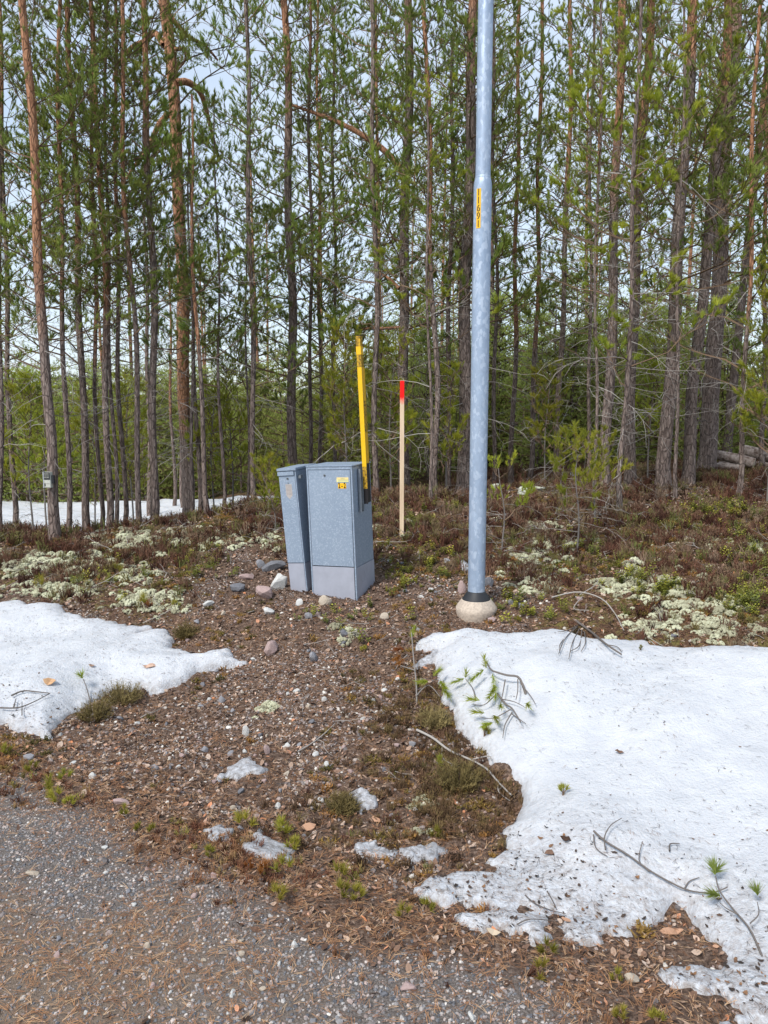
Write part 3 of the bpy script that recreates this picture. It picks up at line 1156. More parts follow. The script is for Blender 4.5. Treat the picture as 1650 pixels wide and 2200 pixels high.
x, y = pts[:, 0], pts[:, 1]
keep = ~on_snow(x, y) & (y < 10.5)
x, y = x[keep], y[keep]
x = x + rng.normal(size=len(x)) * 0.03
P, R, S = place(x, y, -0.006, 0.016 + 0.034 * rng.random(len(x)) ** 1.4 * sst(2, 6, y) + 0.004, 0.6)
scatter('reindeer_lichen', 'pale yellow-grey reindeer lichen cushions on the mound', 'lichen', P, R, S, rng.integers(0, 4, len(x)), lv)


mv = [heather(560 + k, M_MOSS, 34, 0.5, 1.0, 0.05) for k in range(3)]
x, y = frust_points(15000, 2.2, 10, 0.4)
mm = sst(0.50, 0.62, fbm(x * 1.6 + 5, y * 1.6, 97)) * (0.35 + 0.65 * m_heath(x, y)) * (1 - m_road(x, y))
mm = np.maximum(mm, np.exp(-((x - 0.15) / 0.35) ** 2 - ((y - 3.3) / 0.6) ** 2) * 0.8)
mm = np.maximum(mm, np.exp(-((x - 0.25) / 0.4) ** 2 - ((y - 6.3) / 0.9) ** 2) * 0.8)
keep = (rng.random(len(x)) < mm * 0.8) & ~on_snow(x, y)
keep &= ~((np.abs(x + 0.38) < 0.42) & (np.abs(y - 5.85) < 0.36))
x, y = x[keep], y[keep]
P, R, S = place(x, y, -0.002, 0.018 + 0.03 * rng.random(len(x)), 0.5)
scatter('moss', 'olive and ochre moss tufts between the stones', 'moss', P, R, S, rng.integers(0, 3, len(x)), mv)


def berry(seed, mat):
    r = np.random.default_rng(seed)
    g = G()
    for st_ in range(5):
        a0 = r.random() * 6.28
        b0 = np.array([math.cos(a0), math.sin(a0), 0]) * 0.5 * r.random()
        hh = 0.5 + 0.7 * r.random()
        for i in range(9):
            t = 0.3 + 0.7 * i / 8
            a = i * 2.4 + a0
            o = b0 + np.array([0.1 * math.cos(a0) * t, 0.1 * math.sin(a0) * t, hh * t])
            d = np.array([math.cos(a), math.sin(a), 0.45])
            d /= np.linalg.norm(d)
            w_ = np.array([-math.sin(a), math.cos(a), 0]) * 0.09
            L_ = 0.28
            g.add([o, o + d * L_ * 0.5 - w_, o + d * L_, o + d * L_ * 0.5 + w_], [(0, 1, 2), (0, 2, 3)])
    return g.mesh('lingonberry', [mat])


bv = [berry(640 + k, M_BERRY) for k in range(4)]
BER_PX = [((1590, 1300), 50, 20, 26), ((1420, 1270), 40, 14, 18), ((1600, 1170), 70, 60, 40), ((1500, 1110), 60, 30, 30), ((840, 1240), 60, 30, 12), ((870, 1180), 60, 25, 8),
          ((1340, 1240), 50, 30, 16), ((1130, 1310), 70, 22, 14), ((880, 1120), 60, 20, 18), ((1550, 1090), 80, 25, 36), ((1640, 1250), 40, 60, 16), ((940, 1230), 50, 50, 14),
          ((720, 1340), 120, 60, 10), ((260, 1240), 120, 40, 16), ((440, 1220), 70, 40, 12), ((1250, 1180), 120, 50, 20), ((900, 1090), 100, 12, 24)]
px_, py_ = [], []
for (cx, cy), rx, ry, n in BER_PX:
    px_ += list(cx + rng.normal(size=n * 2) * rx * 0.6)
    py_ += list(cy + rng.normal(size=n * 2) * ry * 0.6)
pts = np.array([hit(a, b_) for a, b_ in zip(px_, py_)])
x, y = pts[:, 0], pts[:, 1]
keep = ~on_snow(x, y) & (y < 11)
keep &= ~((np.abs(x + 0.38) < 0.40) & (np.abs(y - 5.85) < 0.34))
x, y = x[keep], y[keep]
P, R, S = place(x, y, 0.0, 0.035 + 0.045 * rng.random(len(x)), 0.5)
scatter('lingonberry', 'bright green lingonberry sprigs dotted through the heather', 'shrub', P, R, S, rng.integers(0, 4, len(x)), bv)

# thin dead twigs lying in the heath
def twigm(seed):
    r = np.random.default_rng(seed)
    g = G()
    p = [np.array([0, 0, 0.0])]
    d = np.array([1.0, 0, 0.15])
    for i in range(5):
        d = d + r.normal(size=3) * 0.25
        d[2] = np.clip(d[2], -0.3, 0.4)
        p.append(p[-1] + d / np.linalg.norm(d) * 0.2)
    tube(g, p, np.linspace(0.012, 0.004, 6), 3, 0, 0.8)
    for j in (2, 3):
        q = p[j]
        e = d + r.normal(size=3) * 0.7
        e /= np.linalg.norm(e)
        tube(g, [q, q + e * 0.15, q + e * 0.28 + np.array([0, 0, 0.04])], [0.007, 0.005, 0.002], 3, 0, 0.7)
    return g.mesh('twig', [M_DEAD])


tv = [twigm(680 + k) for k in range(5)]
x, y = frust_points(1900, 2.0, 11, 0.4)
keep = (rng.random(len(x)) < 0.25 + 0.6 * m_heath(x, y)) & (m_road(x, y) < 0.5) & ~on_snow(x, y)
x, y = x[keep], y[keep]
P, R, S = place(x, y, 0.015, 0.10 + 0.22 * rng.random(len(x)) * sst(2, 6, y), 0.6)
scatter('fallen_twigs', 'thin grey dead twigs lying on the heath and slope', 'twigs', P, R, S, rng.integers(0, 5, len(x)), tv)

# ------------------------------------------------------------------ branch templates
def tuft(g, p, d, r, n=14, L=0.055, w=0.0045, tint=0.5, m=1, spread=0.9, ext=0.07):
    d = d / (np.linalg.norm(d) + 1e-9)
    u, w_ = frame(d)
    a = r.random(n) * 6.283
    s = r.random(n)
    k = spread * (0.35 + 0.65 * r.random(n)) * (1 - 0.45 * s)
    dirs = d[None] * np.cos(k)[:, None] + (u[None] * np.cos(a)[:, None] + w_[None] * np.sin(a)[:, None]) * np.sin(k)[:, None]
    base = p[None] + d[None] * (s * ext)[:, None]
    side = np.cross(dirs, r.normal(size=(n, 3)))
    side /= np.linalg.norm(side, axis=1)[:, None] + 1e-9
    ll = L * (0.75 + 0.5 * r.random(n))
    V = np.stack([base - side * w, base + side * w, base + dirs * ll[:, None]], 1).reshape(-1, 3)
    T = np.arange(3 * n).reshape(n, 3)
    tt = np.clip(tint + 0.22 * (r.random(n) - 0.5), 0, 1)
    g.add(V, T, m, np.repeat(tt, 3))


def live_branch(seed, L=1.0, nt=9, ntuft=2, nn=13, nl=0.062, nw=0.0065, up=0.35, bare=0.3, yb=0.0):
    """branch along +X, wood = material 0, needles = 1"""
    r = np.random.default_rng(seed)
    g = G()
    n = 6
    pts = []
    side = r.normal() * 0.15
    for i in range(n):
        t = i / (n - 1)
        pts.append(np.array([L * t, L * side * t * t + 0.02 * r.normal(), up * L * t * t * 0.6 + 0.02 * r.normal()]))
    pts = np.array(pts)
    tube(g, pts, np.linspace(0.009, 0.0025, n) * (0.6 + 0.5 * L), 3, 0, 0.35)
    cen = r.random() * 0.3 + 0.35 + yb
    for k in range(nt):
        t = bare + (1 - bare) * (k + 0.5 * r.random()) / nt
        i = min(int(t * (n - 1)), n - 2)
        f_ = t * (n - 1) - i
        p = pts[i] * (1 - f_) + pts[i + 1] * f_
        sg = 1 if k % 2 else -1
        an = sg * (0.5 + 0.6 * r.random())
        ll = L * (0.42 - 0.22 * t) * (0.6 + 0.7 * r.random())
        d = np.array([math.cos(an), math.sin(an), 0.10 + 0.5 * r.random()])
        d /= np.linalg.norm(d)
        q = p + d * ll
        q[2] += 0.1 * ll
        tube(g, [p, (p + q) / 2 - [0, 0, 0.02 * ll], q], [0.0038, 0.003, 0.002], 3, 0, 0.4)
        for j in range(ntuft):
            tt = 1 - j * 0.42 / max(ntuft - 1, 1)
            pos = p + (q - p) * tt
            dd = d + np.array([0.2 * r.normal(), 0.5 * r.normal(), 0.6 + 0.5 * r.random()])
            tuft(g, pos - 0.02 * d, dd, r, nn, nl, nw, cen + 0.25 * (r.random() - 0.5))
    for j in range(3):
        dd = np.array([1.0, (j - 1) * 0.8, 0.6])
        tuft(g, pts[-1] - np.array([0.03 * j, 0, 0]), dd, r, nn + 2, nl, nw, cen + 0.15)
    return g.arr()


def dead_branch(seed, L=1.0, droop=0.3, hair=5):
    r = np.random.default_rng(seed)
    g = G()
    n = 6
    pts = np.array([[L * t, L * 0.12 * math.sin(3 * t + seed) * t, L * (0.12 * t - droop * t * t) + 0.012 * r.normal()] for t in np.linspace(0, 1, n)])
    tin = 0.25 + 0.7 * r.random()
    tube(g, pts, np.linspace(0.0058, 0.0016, n), 3, 0, tin)
    for k in range(hair):
        i = r.integers(1, n)
        p = pts[i]
        an = (1 if k % 2 else -1) * (0.4 + 0.8 * r.random())
        d = np.array([math.cos(an), math.sin(an), 0.3 * r.normal()])
        ll = L * (0.15 + 0.25 * r.random())
        tube(g, [p, p + d * ll * 0.5 + [0, 0, 0.02], p + d * ll + [0, 0, -0.05 * L]], [0.0035, 0.0028, 0.0015], 3, 0, tin)
    return g.arr()


BR_OLD = [live_branch(1000 + k, 1.0, 9, 2, 30, 0.062, 0.0044) for k in range(7)]
BR_THIN = [live_branch(1100 + k, 1.0, 6, 2, 32, 0.064, 0.0045, 0.3, 0.4) for k in range(6)]
BR_NEAR = [live_branch(1200 + k, 1.0, 7, 1, 60, 0.080, 0.0036, 0.45, 0.45, 0.04) for k in range(5)]
BR_SAP = [live_branch(1250 + k, 0.34, 4, 1, 34, 0.055, 0.0030, 0.7, 0.3, 0.08) for k in range(5)]
DB = [dead_branch(1300 + k, 1.0, 0.12 + 0.08 * (k % 4), 3 + k % 3) for k in range(8)]


def RzRy(azm, pitch, s, roll=0.0):
    ca, sa = math.cos(azm), math.sin(azm)
    c, q = math.cos(pitch), math.sin(pitch)
    A = np.array([[ca, -sa, 0], [sa, ca, 0], [0, 0, 1]])
    B = np.array([[c, 0, -q], [0, 1, 0], [q, 0, c]])
    cr_, sr_ = math.cos(roll), math.sin(roll)
    C = np.array([[1, 0, 0], [0, cr_, -sr_], [0, sr_, cr_]])
    return A @ B @ C * s


def catmull(pts, n):
    pts = np.asarray(pts, float)
    tt = np.linspace(0, len(pts) - 1, n)
    i = np.clip(tt.astype(int), 0, len(pts) - 2)
    f_ = (tt - i)[:, None]
    p0 = pts[np.maximum(i - 1, 0)]
    p1 = pts[i]
    p2 = pts[i + 1]
    p3 = pts[np.minimum(i + 2, len(pts) - 1)]
    return 0.5 * ((2 * p1) + (-p0 + p2) * f_ + (2 * p0 - 5 * p1 + 4 * p2 - p3) * f_ ** 2 + (-p0 + 3 * p1 - 3 * p2 + p3) * f_ ** 3)


def trunk_mesh(ax, r0, top_r, orange0, orange1, lichen, sides, seed, ring=0.13):
    """ax: axis points in local space (z from 0); orange0..1: heights where bark turns orange"""
    L = ax[-1, 2]
    n = max(8, int(L / ring))
    zz = np.linspace(-0.12, L, n)
    cx = np.interp(zz, ax[:, 2], ax[:, 0])
    cy = np.interp(zz, ax[:, 2], ax[:, 1])
    r_ = r0 + (top_r - r0) * np.clip(zz / L, 0, 1) ** 0.9
    r_ = r_ * (1 + 0.35 * np.exp(-np.maximum(zz, 0) / 0.12))
    ang = np.arange(sides) * 2 * math.pi / sides
    A, ZZ = np.meshgrid(ang, zz)
    nz = fbm(np.cos(A) * 2.5 + ZZ * 1.7 + seed, np.sin(A) * 2.5 + ZZ * 3.1, seed, 3) - 0.5
    rr = r_[:, None] * (1 + 0.22 * nz)
    V = np.stack([cx[:, None] + rr * np.cos(A), cy[:, None] + rr * np.sin(A), ZZ], -1).reshape(-1, 3)
    idx = np.arange(n * sides).reshape(n, sides)
    nxt = np.roll(idx, -1, 1)
    Q = np.stack([idx[:-1].ravel(), nxt[:-1].ravel(), nxt[1:].ravel(), idx[1:].ravel()], 1)
    tint = sst(orange0, orange1, V[:, 2])
    li = lichen * np.exp(-np.maximum(V[:, 2], 0) / 1.3)
    return mk('trunk', V, Q, [M_BARK], smooth=True, tint=tint, extra={'lichen': li})


def pine(label, px, d, w, H=None, taper=0.5, orange=(2.5, 5.0), live=3.2, blen=(1.15, 0.5), dens=1.0, dead=1.0, dlow=0.7, dlen=0.8,
         lichen=0.0, kind='old', limbs=(), group=None, name='pine_tree', nmat=None, seed=None, azb=None, zvis=None):
    """px: (x, y) photo points up the trunk, first one near the base; d: distance; w: trunk width in photo pixels"""
    orange = (orange[0] + 0.7, orange[1] + 1.3)
    seed = seed if seed is not None else int(px[0][0] * 7 + d * 31)
    r = np.random.default_rng(seed)
    pts = [at(a, b_, d) for a, b_ in px]
    x0 = pts[0][0]
    z0 = float(terrain(x0, d))
    P3 = [(x0, d, z0)] + [p for p in pts if p[2] > z0 + 0.35]
    if len(P3) < 2:
        P3.append((x0, d, z0 + 3))
    H = H or (1.6 + 0.49 * d + 2.2 - z0)
    last, prev = np.array(P3[-1]), np.array(P3[-2])
    if last[2] - z0 < H:
        sl = (last - prev) / max(last[2] - prev[2], 0.1)
        P3.append(tuple(last + sl * (H - (last[2] - z0))))
    ax = catmull(P3, 40) - np.array([x0, d, z0])
    ax[:, 0] += 0.02 * np.sin(ax[:, 2] * 2.1 + seed) * (ax[:, 2] > 0.2)
    ax[:, 1] += 0.04 * np.sin(ax[:, 2] * 1.1 + seed * 2)
    ax[:, 2] = np.maximum.accumulate(ax[:, 2] + np.arange(40) * 1e-5)
    t = empty(name, (x0, d, z0), label, 'pine tree' if name == 'pine_tree' else 'young pine', group)
    r0 = w / 2 / F * d * 0.93
    link('trunk', trunk_mesh(ax, r0, r0 * taper, orange[0], orange[1], lichen, 14 if w > 14 else 8, seed), t)
    azx = lambda z: np.array([np.interp(z, ax[:, 2], ax[:, 0]), np.interp(z, ax[:, 2], ax[:, 1]), z])
    rad_at = lambda z: r0 * (1 - 0.7 * z / H)
    zv = 1.6 + 0.49 * (d + 0.5) - z0 + 0.7      # a little above what the photo shows
    lib = {'old': BR_OLD, 'thin': BR_THIN, 'near': BR_NEAR}[kind]
    g = G()
    live = live - (0.9 if kind != 'near' else 0)
    z = live
    while z < H - 0.15:
        vis = z < zv
        q = (z - live) / max(H - live, 0.1)
        ramp_in = min(1.0, 0.22 + (z - live) / 2.6)
        nb = int(round((3.15 if vis else 0.5) * dens * ramp_in + r.random()))
        a0 = r.random() * 6.28
        for k in range(nb):
            azm = a0 + k * 6.283 / max(nb, 1) + 0.35 * r.normal()
            L_ = (blen[0] + (blen[1] - blen[0]) * q) * (0.6 + 0.55 * r.random())
            pit = 0.15 + 0.25 * r.random() + 0.35 * q
            zz = z + 0.10 * r.normal()
            o = azx(zz) + np.array([math.cos(azm), math.sin(azm), 0]) * rad_at(zz) * 0.6
            br = lib[r.integers(len(lib))]
            v, t_, m_, a_ = br
            # keep needle size while the branch is shortened
            g.put((v, t_, m_, a_), RzRy(azm, pit, L_, 0.3 * r.normal()), o, 0.22 * (r.random() - 0.5))
        z += (0.33 if vis else 0.7) * (0.8 + 0.4 * r.random())
    # the leader
    tip = azx(H)
    for k in range(4):
        tuft(g, tip - [0, 0, 0.05 * k], np.array([0.3 * r.normal(), 0.3 * r.normal(), 1.0]), r, 16, 0.06, 0.006, 0.6)
    for lp, lw in limbs:
        lg = G()
        lpts = catmull([at(a, b_, d + 0.15 * i) for i, (a, b_) in enumerate(lp)], 14) - np.array([x0, d, z0])
        tube(lg, lpts, np.linspace(lw * 1.35, lw * 0.5, 14) / 2 / F * d, 7, 0, 1.0)
        mv_ = lg.mesh('limb', [M_BARK], True)
        lo = link('limb', mv_, t)
        for i in (7, 9, 10, 11, 12, 13):
            for q in range(2):
                g.put(lib[r.integers(len(lib))], RzRy(r.random() * 6.28, 0.1 + 0.3 * r.normal(), 0.35 + 0.35 * r.random()), lpts[i], 0.1 * r.normal())
    if g.n:
        cm = g.mesh('crown', [M_TWIG, nmat or M_NEEDLE])
        prop(link('crown', cm, t), kind='stuff')
    if dead > 0:
        dg = G()
        top = min(live + 1.8, zv, H - 0.5)
        n = int((top - dlow) * (6.5 if px[0][0] < 600 else 8) * dead)
        for k in range(n):
            zz = dlow + (top - dlow) * r.random() ** 0.9
            azm = r.random() * 6.283
            o = azx(zz) + np.array([math.cos(azm), math.sin(azm), 0]) * rad_at(zz) * 0.7
            dg.put(DB[r.integers(len(DB))], RzRy(azm, -0.1 + 0.35 * r.normal(), dlen * (0.35 + 0.8 * r.random()), r.normal()), o, 0.2 * r.normal())
        if dg.n:
            prop(link('dead_branches', dg.mesh('dead_branches', [M_DEAD]), t), kind='stuff')
    return t


# ------------------------------------------------------------------ foreground and middle pines, each where its trunk stands
TREES = [
    # label, trunk pixels, distance, width, options
    ('slim reddish pine cut by the left photo edge', [(4, 1160), (2, 960), (0, 800), (-4, 500)], 9.0, 12, dict(live=2.6, kind='thin', blen=(0.9, 0.5))),
    ('slim reddish pine next to the left edge, left of the pine that carries the box', [(35, 1148), (27, 900), (18, 780), (8, 500), (0, 100)], 9.6, 13, dict(live=2.4, kind='thin')),
    ('leaning orange-flecked pine carrying the small box on its trunk', [(122, 1172), (112, 960), (100, 850), (92, 700), (82, 560), (72, 400), (62, 220), (52, 0)], 8.3, 25, dict(orange=(0.9, 2.3), live=2.7, dead=1.6, dlen=0.9, dens=0.75)),
    ('thin dark pine touching the right side of the box-carrying pine', [(146, 1130), (140, 900), (134, 600), (130, 300), (127, 0)], 9.2, 13, dict(orange=(1.0, 3), live=3.0, kind='thin')),
    ('straight brown pine right of the pine pair that holds the box', [(189, 1140), (183, 980), (176, 800), (168, 620), (160, 400), (152, 100)], 9.6, 17, dict(orange=(1.6, 3), live=3.0, kind='thin', dens=1.1)),
    ('thin reddish pine just left of the close twin trunks', [(219, 1138), (212, 950), (207, 760), (203, 560), (196, 260), (194, 0)], 9.8, 11, dict(orange=(0.6, 2.2), live=3.3, kind='thin')),
    ('left one of the close twin trunks, reddish and rough', [(236, 1135), (234, 950), (229, 760), (222, 560), (212, 330), (199, 130), (192, 0)], 9.4, 16, dict(orange=(0.8, 2.6), live=3.4, dens=0.9)),
    ('right one of the close twin trunks, thin and grey', [(248, 1135), (245, 1000), (239, 850), (236, 700), (232, 480), (228, 200)], 9.7, 10, dict(orange=(4, 6), live=3.4, kind='thin', lichen=0.2)),
    ('thin brown pine right of the close twin trunks', [(267, 1133), (264, 960), (258, 820), (254, 650), (250, 420), (246, 100)], 9.9, 12, dict(orange=(1.4, 3), live=3.3, kind='thin')),
    ('grey-lichened slender pine with bare midsection in front of the left snow field', [(299, 1130), (297, 980), (292, 850), (286, 700), (279, 560), (270, 400), (264, 200), (262, 0)], 9.2, 14, dict(orange=(1.2, 3.5), live=3.2, kind='thin', lichen=0.28)),
    ('dark straight pine left of the big orange pine', [(333, 1122), (334, 980), (331, 850), (329, 700), (323, 520), (317, 330), (310, 100)], 9.4, 19, dict(orange=(2.6, 4), live=2.9, dens=1.0, lichen=0.1)),
    ('short shaded trunk behind the dark straight pine', [(322, 1060), (320, 900), (316, 760), (312, 500)], 13.0, 14, dict(H=5.2, taper=0.4, orange=(9, 12), live=3.6, kind='thin')),
    ('big old orange pine with crooked drooping limbs against the sky', [(402, 1100), (398, 900), (394, 700), (390, 550), (384, 400), (375, 270), (366, 160), (359, 60), (354, 0)], 12.0, 28,
     dict(taper=0.85, orange=(0.0, 1.4), live=6.6, dens=0.5, blen=(1.6, 1.0), dlow=2.0, limbs=[([(376, 178), (402, 176), (430, 198), (443, 235), (455, 285), (470, 345)], 12),
          ([(352, 98), (332, 70), (312, 88), (285, 100), (255, 135), (243, 175)], 11), ([(362, 245), (340, 270), (318, 320), (290, 355), (272, 385)], 10),
          ([(362, 30), (400, 75), (440, 98), (468, 130)], 8), ([(372, 108), (395, 105), (398, 128), (382, 150)], 7)])),
    ('thin grey stem in the dark cluster below the big orange pine', [(414, 1108), (413, 950), (411, 800), (409, 640), (408, 420)], 9.8, 10, dict(H=4.6, taper=0.3, orange=(5, 7), live=2.8, kind='thin', dens=0.9, blen=(0.8, 0.4))),
    ('darkest stem of the cluster below the big orange pine', [(428, 1108), (424, 950), (420, 800), (416, 660), (412, 480), (408, 250)], 10.2, 13, dict(H=4.9, taper=0.3, orange=(6, 9), live=2.9, kind='thin', blen=(0.8, 0.4))),
    ('reddish slanting stem on the right of the dark cluster', [(446, 1110), (438, 960), (430, 820), (424, 700), (417, 560), (412, 400), (407, 200)], 9.3, 13, dict(H=4.5, taper=0.35, orange=(0.5, 1.6), live=2.8, kind='thin', blen=(0.8, 0.4))),
    ('thin dark pine standing free between the dark cluster and the cabinets', [(481, 1096), (478, 950), (472, 780), (469, 620), (464, 430), (460, 200)], 10.0, 9, dict(H=4.5, taper=0.3, orange=(6, 9), live=2.6, kind='thin', blen=(0.95, 0.5))),
    ('thin dark pine with a thinner one tight beside it, left of the cabinets', [(546, 1100), (544, 950), (541, 800), (540, 640), (537, 420), (530, 100)], 9.8, 13, dict(orange=(6, 9), live=2.4, kind='thin', blen=(1.0, 0.5), lichen=0.1)),
    ('hair-thin pine stem left of the small cabinet', [(532, 1092), (532, 950), (530, 760), (528, 500)], 10.4, 7, dict(H=4.6, taper=0.3, orange=(6, 9), live=2.2, kind='thin')),
    ('far orange stem left of the dark cluster', [(374, 1088), (372, 950), (369, 880), (366, 700)], 14.5, 9, dict(H=5.0, taper=0.4, orange=(0.3, 1.5), live=3.2, kind='thin')),
    ('far orange stem close behind the dark cluster', [(391, 1080), (389, 960), (386, 850), (384, 700)], 14.0, 9, dict(H=5.4, taper=0.4, orange=(0.2, 1.5), live=3.2, kind='thin')),
    ('tall rough brown pine rising behind the cabinets', [(631, 1065), (630, 960), (628, 800), (626, 650), (622, 480), (619, 300), (616, 130), (612, 0)], 11.0, 23, dict(orange=(3.2, 6.5), live=2.9, blen=(1.5, 0.8), dens=1.05)),
    ('slim pine just right of the tall brown pine behind the cabinets', [(664, 1065), (666, 900), (668, 740), (668, 560), (667, 400), (665, 100)], 11.4, 10, dict(orange=(4, 7), live=2.5, kind='thin', blen=(1.0, 0.6))),
    ('slim orange-tinted pine above the big cabinet', [(688, 1065), (688, 930), (688, 820), (687, 640), (684, 300)], 12.6, 9, dict(orange=(1.6, 3.2), live=2.8, kind='thin')),
    ('thin dark pine between the big cabinet and the yellow marker', [(717, 1065), (717, 900), (718, 760), (719, 560), (716, 250)], 12.0, 9, dict(orange=(9, 12), live=2.0, kind='thin', blen=(1.2, 0.7))),
    ('pale grey pine just right of the yellow marker', [(808, 1075), (807, 960), (807, 800), (808, 690), (806, 560), (804, 400), (800, 200), (797, 0)], 9.8, 14, dict(orange=(4, 7), live=2.7, kind='thin', lichen=0.22, dead=1.4, blen=(1.1, 0.6))),
    ('thick dark pine behind the red-topped stake, with heavy side limbs', [(870, 1075), (868, 900), (864, 780), (866, 660), (870, 520), (874, 350), (877, 180), (879, 0)], 10.6, 27,
     dict(orange=(4.2, 6.5), live=3.2, dead=1.8, dlen=1.2, blen=(1.6, 0.9), limbs=[([(868, 370), (828, 325), (770, 285), (715, 258), (668, 240), (628, 226)], 11), ([(862, 703), (825, 706), (790, 706), (762, 712)], 6), ([(858, 620), (832, 596), (808, 585)], 7)])),
    ('slim reddish pine between the stake and the lamp pole', [(934, 1080), (935, 950), (937, 830), (932, 690), (927, 540), (922, 330), (917, 130), (913, 0)], 9.8, 14, dict(orange=(1.2, 3), live=3.0, kind='thin', dead=1.6)),
    ('grey dead-looking stem left of the lamp pole, thinner than its dark neighbour', [(962, 1062), (962, 960), (964, 860), (966, 700)], 10.8, 13, dict(orange=(9, 12), live=3.2, kind='thin', H=6, dead=1.6, lichen=0.1)),
    ('stout dark red pine half hidden behind the lamp pole', [(996, 1058), (997, 900), (999, 760), (1003, 600), (1006, 450), (1010, 280), (1014, 130), (1017, 0)], 10.4, 31, dict(orange=(3.4, 6), live=3.0, blen=(1.5, 0.8), dead=1.5)),
    ('thin dark pine directly right of the lamp pole', [(1061, 1052), (1062, 900), (1064, 740), (1066, 580), (1062, 350), (1058, 100)], 11.2, 10, dict(orange=(5, 8), live=2.4, kind='thin', dead=1.5)),
    ('slender orange pine, first of the thin ones right of the lamp pole', [(1099, 1045), (1103, 900), (1106, 740), (1107, 600), (1110, 420), (1114, 200)], 12.0, 12, dict(orange=(0.9, 1.8), live=3.4, kind='thin', dens=0.8)),
    ('slender orange pine leaning right beside its straighter orange neighbour', [(1140, 1045), (1145, 900), (1150, 750), (1154, 620), (1158, 400)], 12.4, 12, dict(orange=(0.9, 1.8), live=3.4, kind='thin', dens=0.8)),
    ('pale grey slender pine leaning right with orange upper stem', [(1195, 1042), (1199, 920), (1205, 780), (1211, 620), (1217, 460), (1222, 250), (1228, 0)], 11.6, 14, dict(orange=(2.4, 3.8), live=3.6, kind='thin', dens=0.85, lichen=0.15)),
    ('thin lichen-grey stem left of the four thick pines', [(1263, 1050), (1264, 950), (1266, 830), (1268, 640)], 11.4, 9, dict(orange=(9, 12), live=2.4, kind='thin', lichen=0.3)),
    ('thick pine with orange plates, leftmost of the four thick ones', [(1300, 1088), (1305, 960), (1311, 820), (1313, 680), (1318, 520), (1324, 350), (1331, 160), (1338, 0)], 9.6, 25, dict(orange=(2.1, 3.6), live=3.4, lichen=0.2, dead=1.4)),
    ('thick dark pine, second from left of the four thick ones', [(1351, 1062), (1353, 950), (1357, 800), (1363, 640), (1369, 480), (1379, 300), (1389, 130), (1395, 0)], 10.4, 27, dict(orange=(2.4, 4.2), live=3.4, lichen=0.1)),
    ('thick lichen-covered pine, third from left of the four thick ones', [(1424, 1092), (1430, 970), (1437, 840), (1444, 700), (1454, 560), (1466, 400), (1480, 200), (1493, 0)], 9.8, 33, dict(orange=(3.4, 5), live=3.2, lichen=0.34, dead=1.8, blen=(1.4, 0.8))),
    ('leaning dark pine, left one of the pair in front of the log pile', [(1474, 1062), (1484, 940), (1492, 820), (1505, 700), (1518, 560), (1532, 420), (1545, 260), (1556, 100), (1562, 0)], 10.4, 28, dict(orange=(3.0, 4.6), live=3.4, dead=1.4)),
    ('stoutest pine of all, dark furrowed bark, left of the log pile', [(1517, 1012), (1524, 900), (1532, 780), (1541, 640), (1549, 500), (1558, 360), (1570, 180), (1580, 0)], 12.2, 40, dict(orange=(4.6, 7), live=3.8, blen=(1.9, 1.0), dens=1.15)),
    ('thin crooked pine with an orange wound standing before the log pile', [(1586, 1062), (1592, 950), (1597, 850), (1605, 720), (1613, 580), (1618, 400)], 9.0, 12, dict(orange=(1.0, 1.6), live=1.9, kind='thin', lichen=0.1, dead=1.6)),
    ('thin pine at the right photo edge above the logs', [(1640, 1010), (1638, 850), (1641, 700), (1645, 450)], 12.5, 12, dict(orange=(1.6, 3), live=2.0, kind='thin')),
]
for lab, px, d, w, kw in TREES:
    pine(lab, px, d, w, **kw)

# the nearest young pine on the right: big light green shoots
pine('lichen-grey young pine with big yellow-green shoots, right of the lamp pole', [(1331, 1125), (1336, 1000), (1343, 850), (1349, 700), (1356, 560), (1362, 400)], 7.9, 13,
     H=5.6, live=1.2, kind='near', blen=(1.0, 0.5), dens=0.95, dead=2.2, dlow=0.12, dlen=0.8, orange=(20, 25), lichen=0.42, name='young_pine', nmat=M_NEEDLE_Y)
pine('slender young pine with bright shoots overlapping the leaning dark pine', [(1447, 1085), (1450, 900), (1456, 700), (1463, 500), (1466, 300)], 8.9, 9,
     H=6.2, live=2.4, kind='near', blen=(0.9, 0.5), dens=0.85, dead=1.2, orange=(20, 25), lichen=0.25, name='young_pine', nmat=M_NEEDLE_Y)
pine('slender young pine with bright shoots beside the first thick pine', [(1275, 1065), (1278, 900), (1281, 700), (1285, 500), (1288, 300)], 9.0, 8,
     H=6.4, live=2.5, kind='near', blen=(0.9, 0.5), dens=0.85, dead=1.2, orange=(20, 25), lichen=0.25, name='young_pine', nmat=M_NEEDLE_Y)
pine('slender young pine with light shoots left of the lamp pole', [(925, 1085), (924, 900), (922, 700), (920, 560)], 9.0, 8,
     H=4.6, live=1.7, kind='near', blen=(0.85, 0.4), dens=1.0, dead=1.2, orange=(20, 25), lichen=0.2, name='young_pine', nmat=M_NEEDLE_Y)

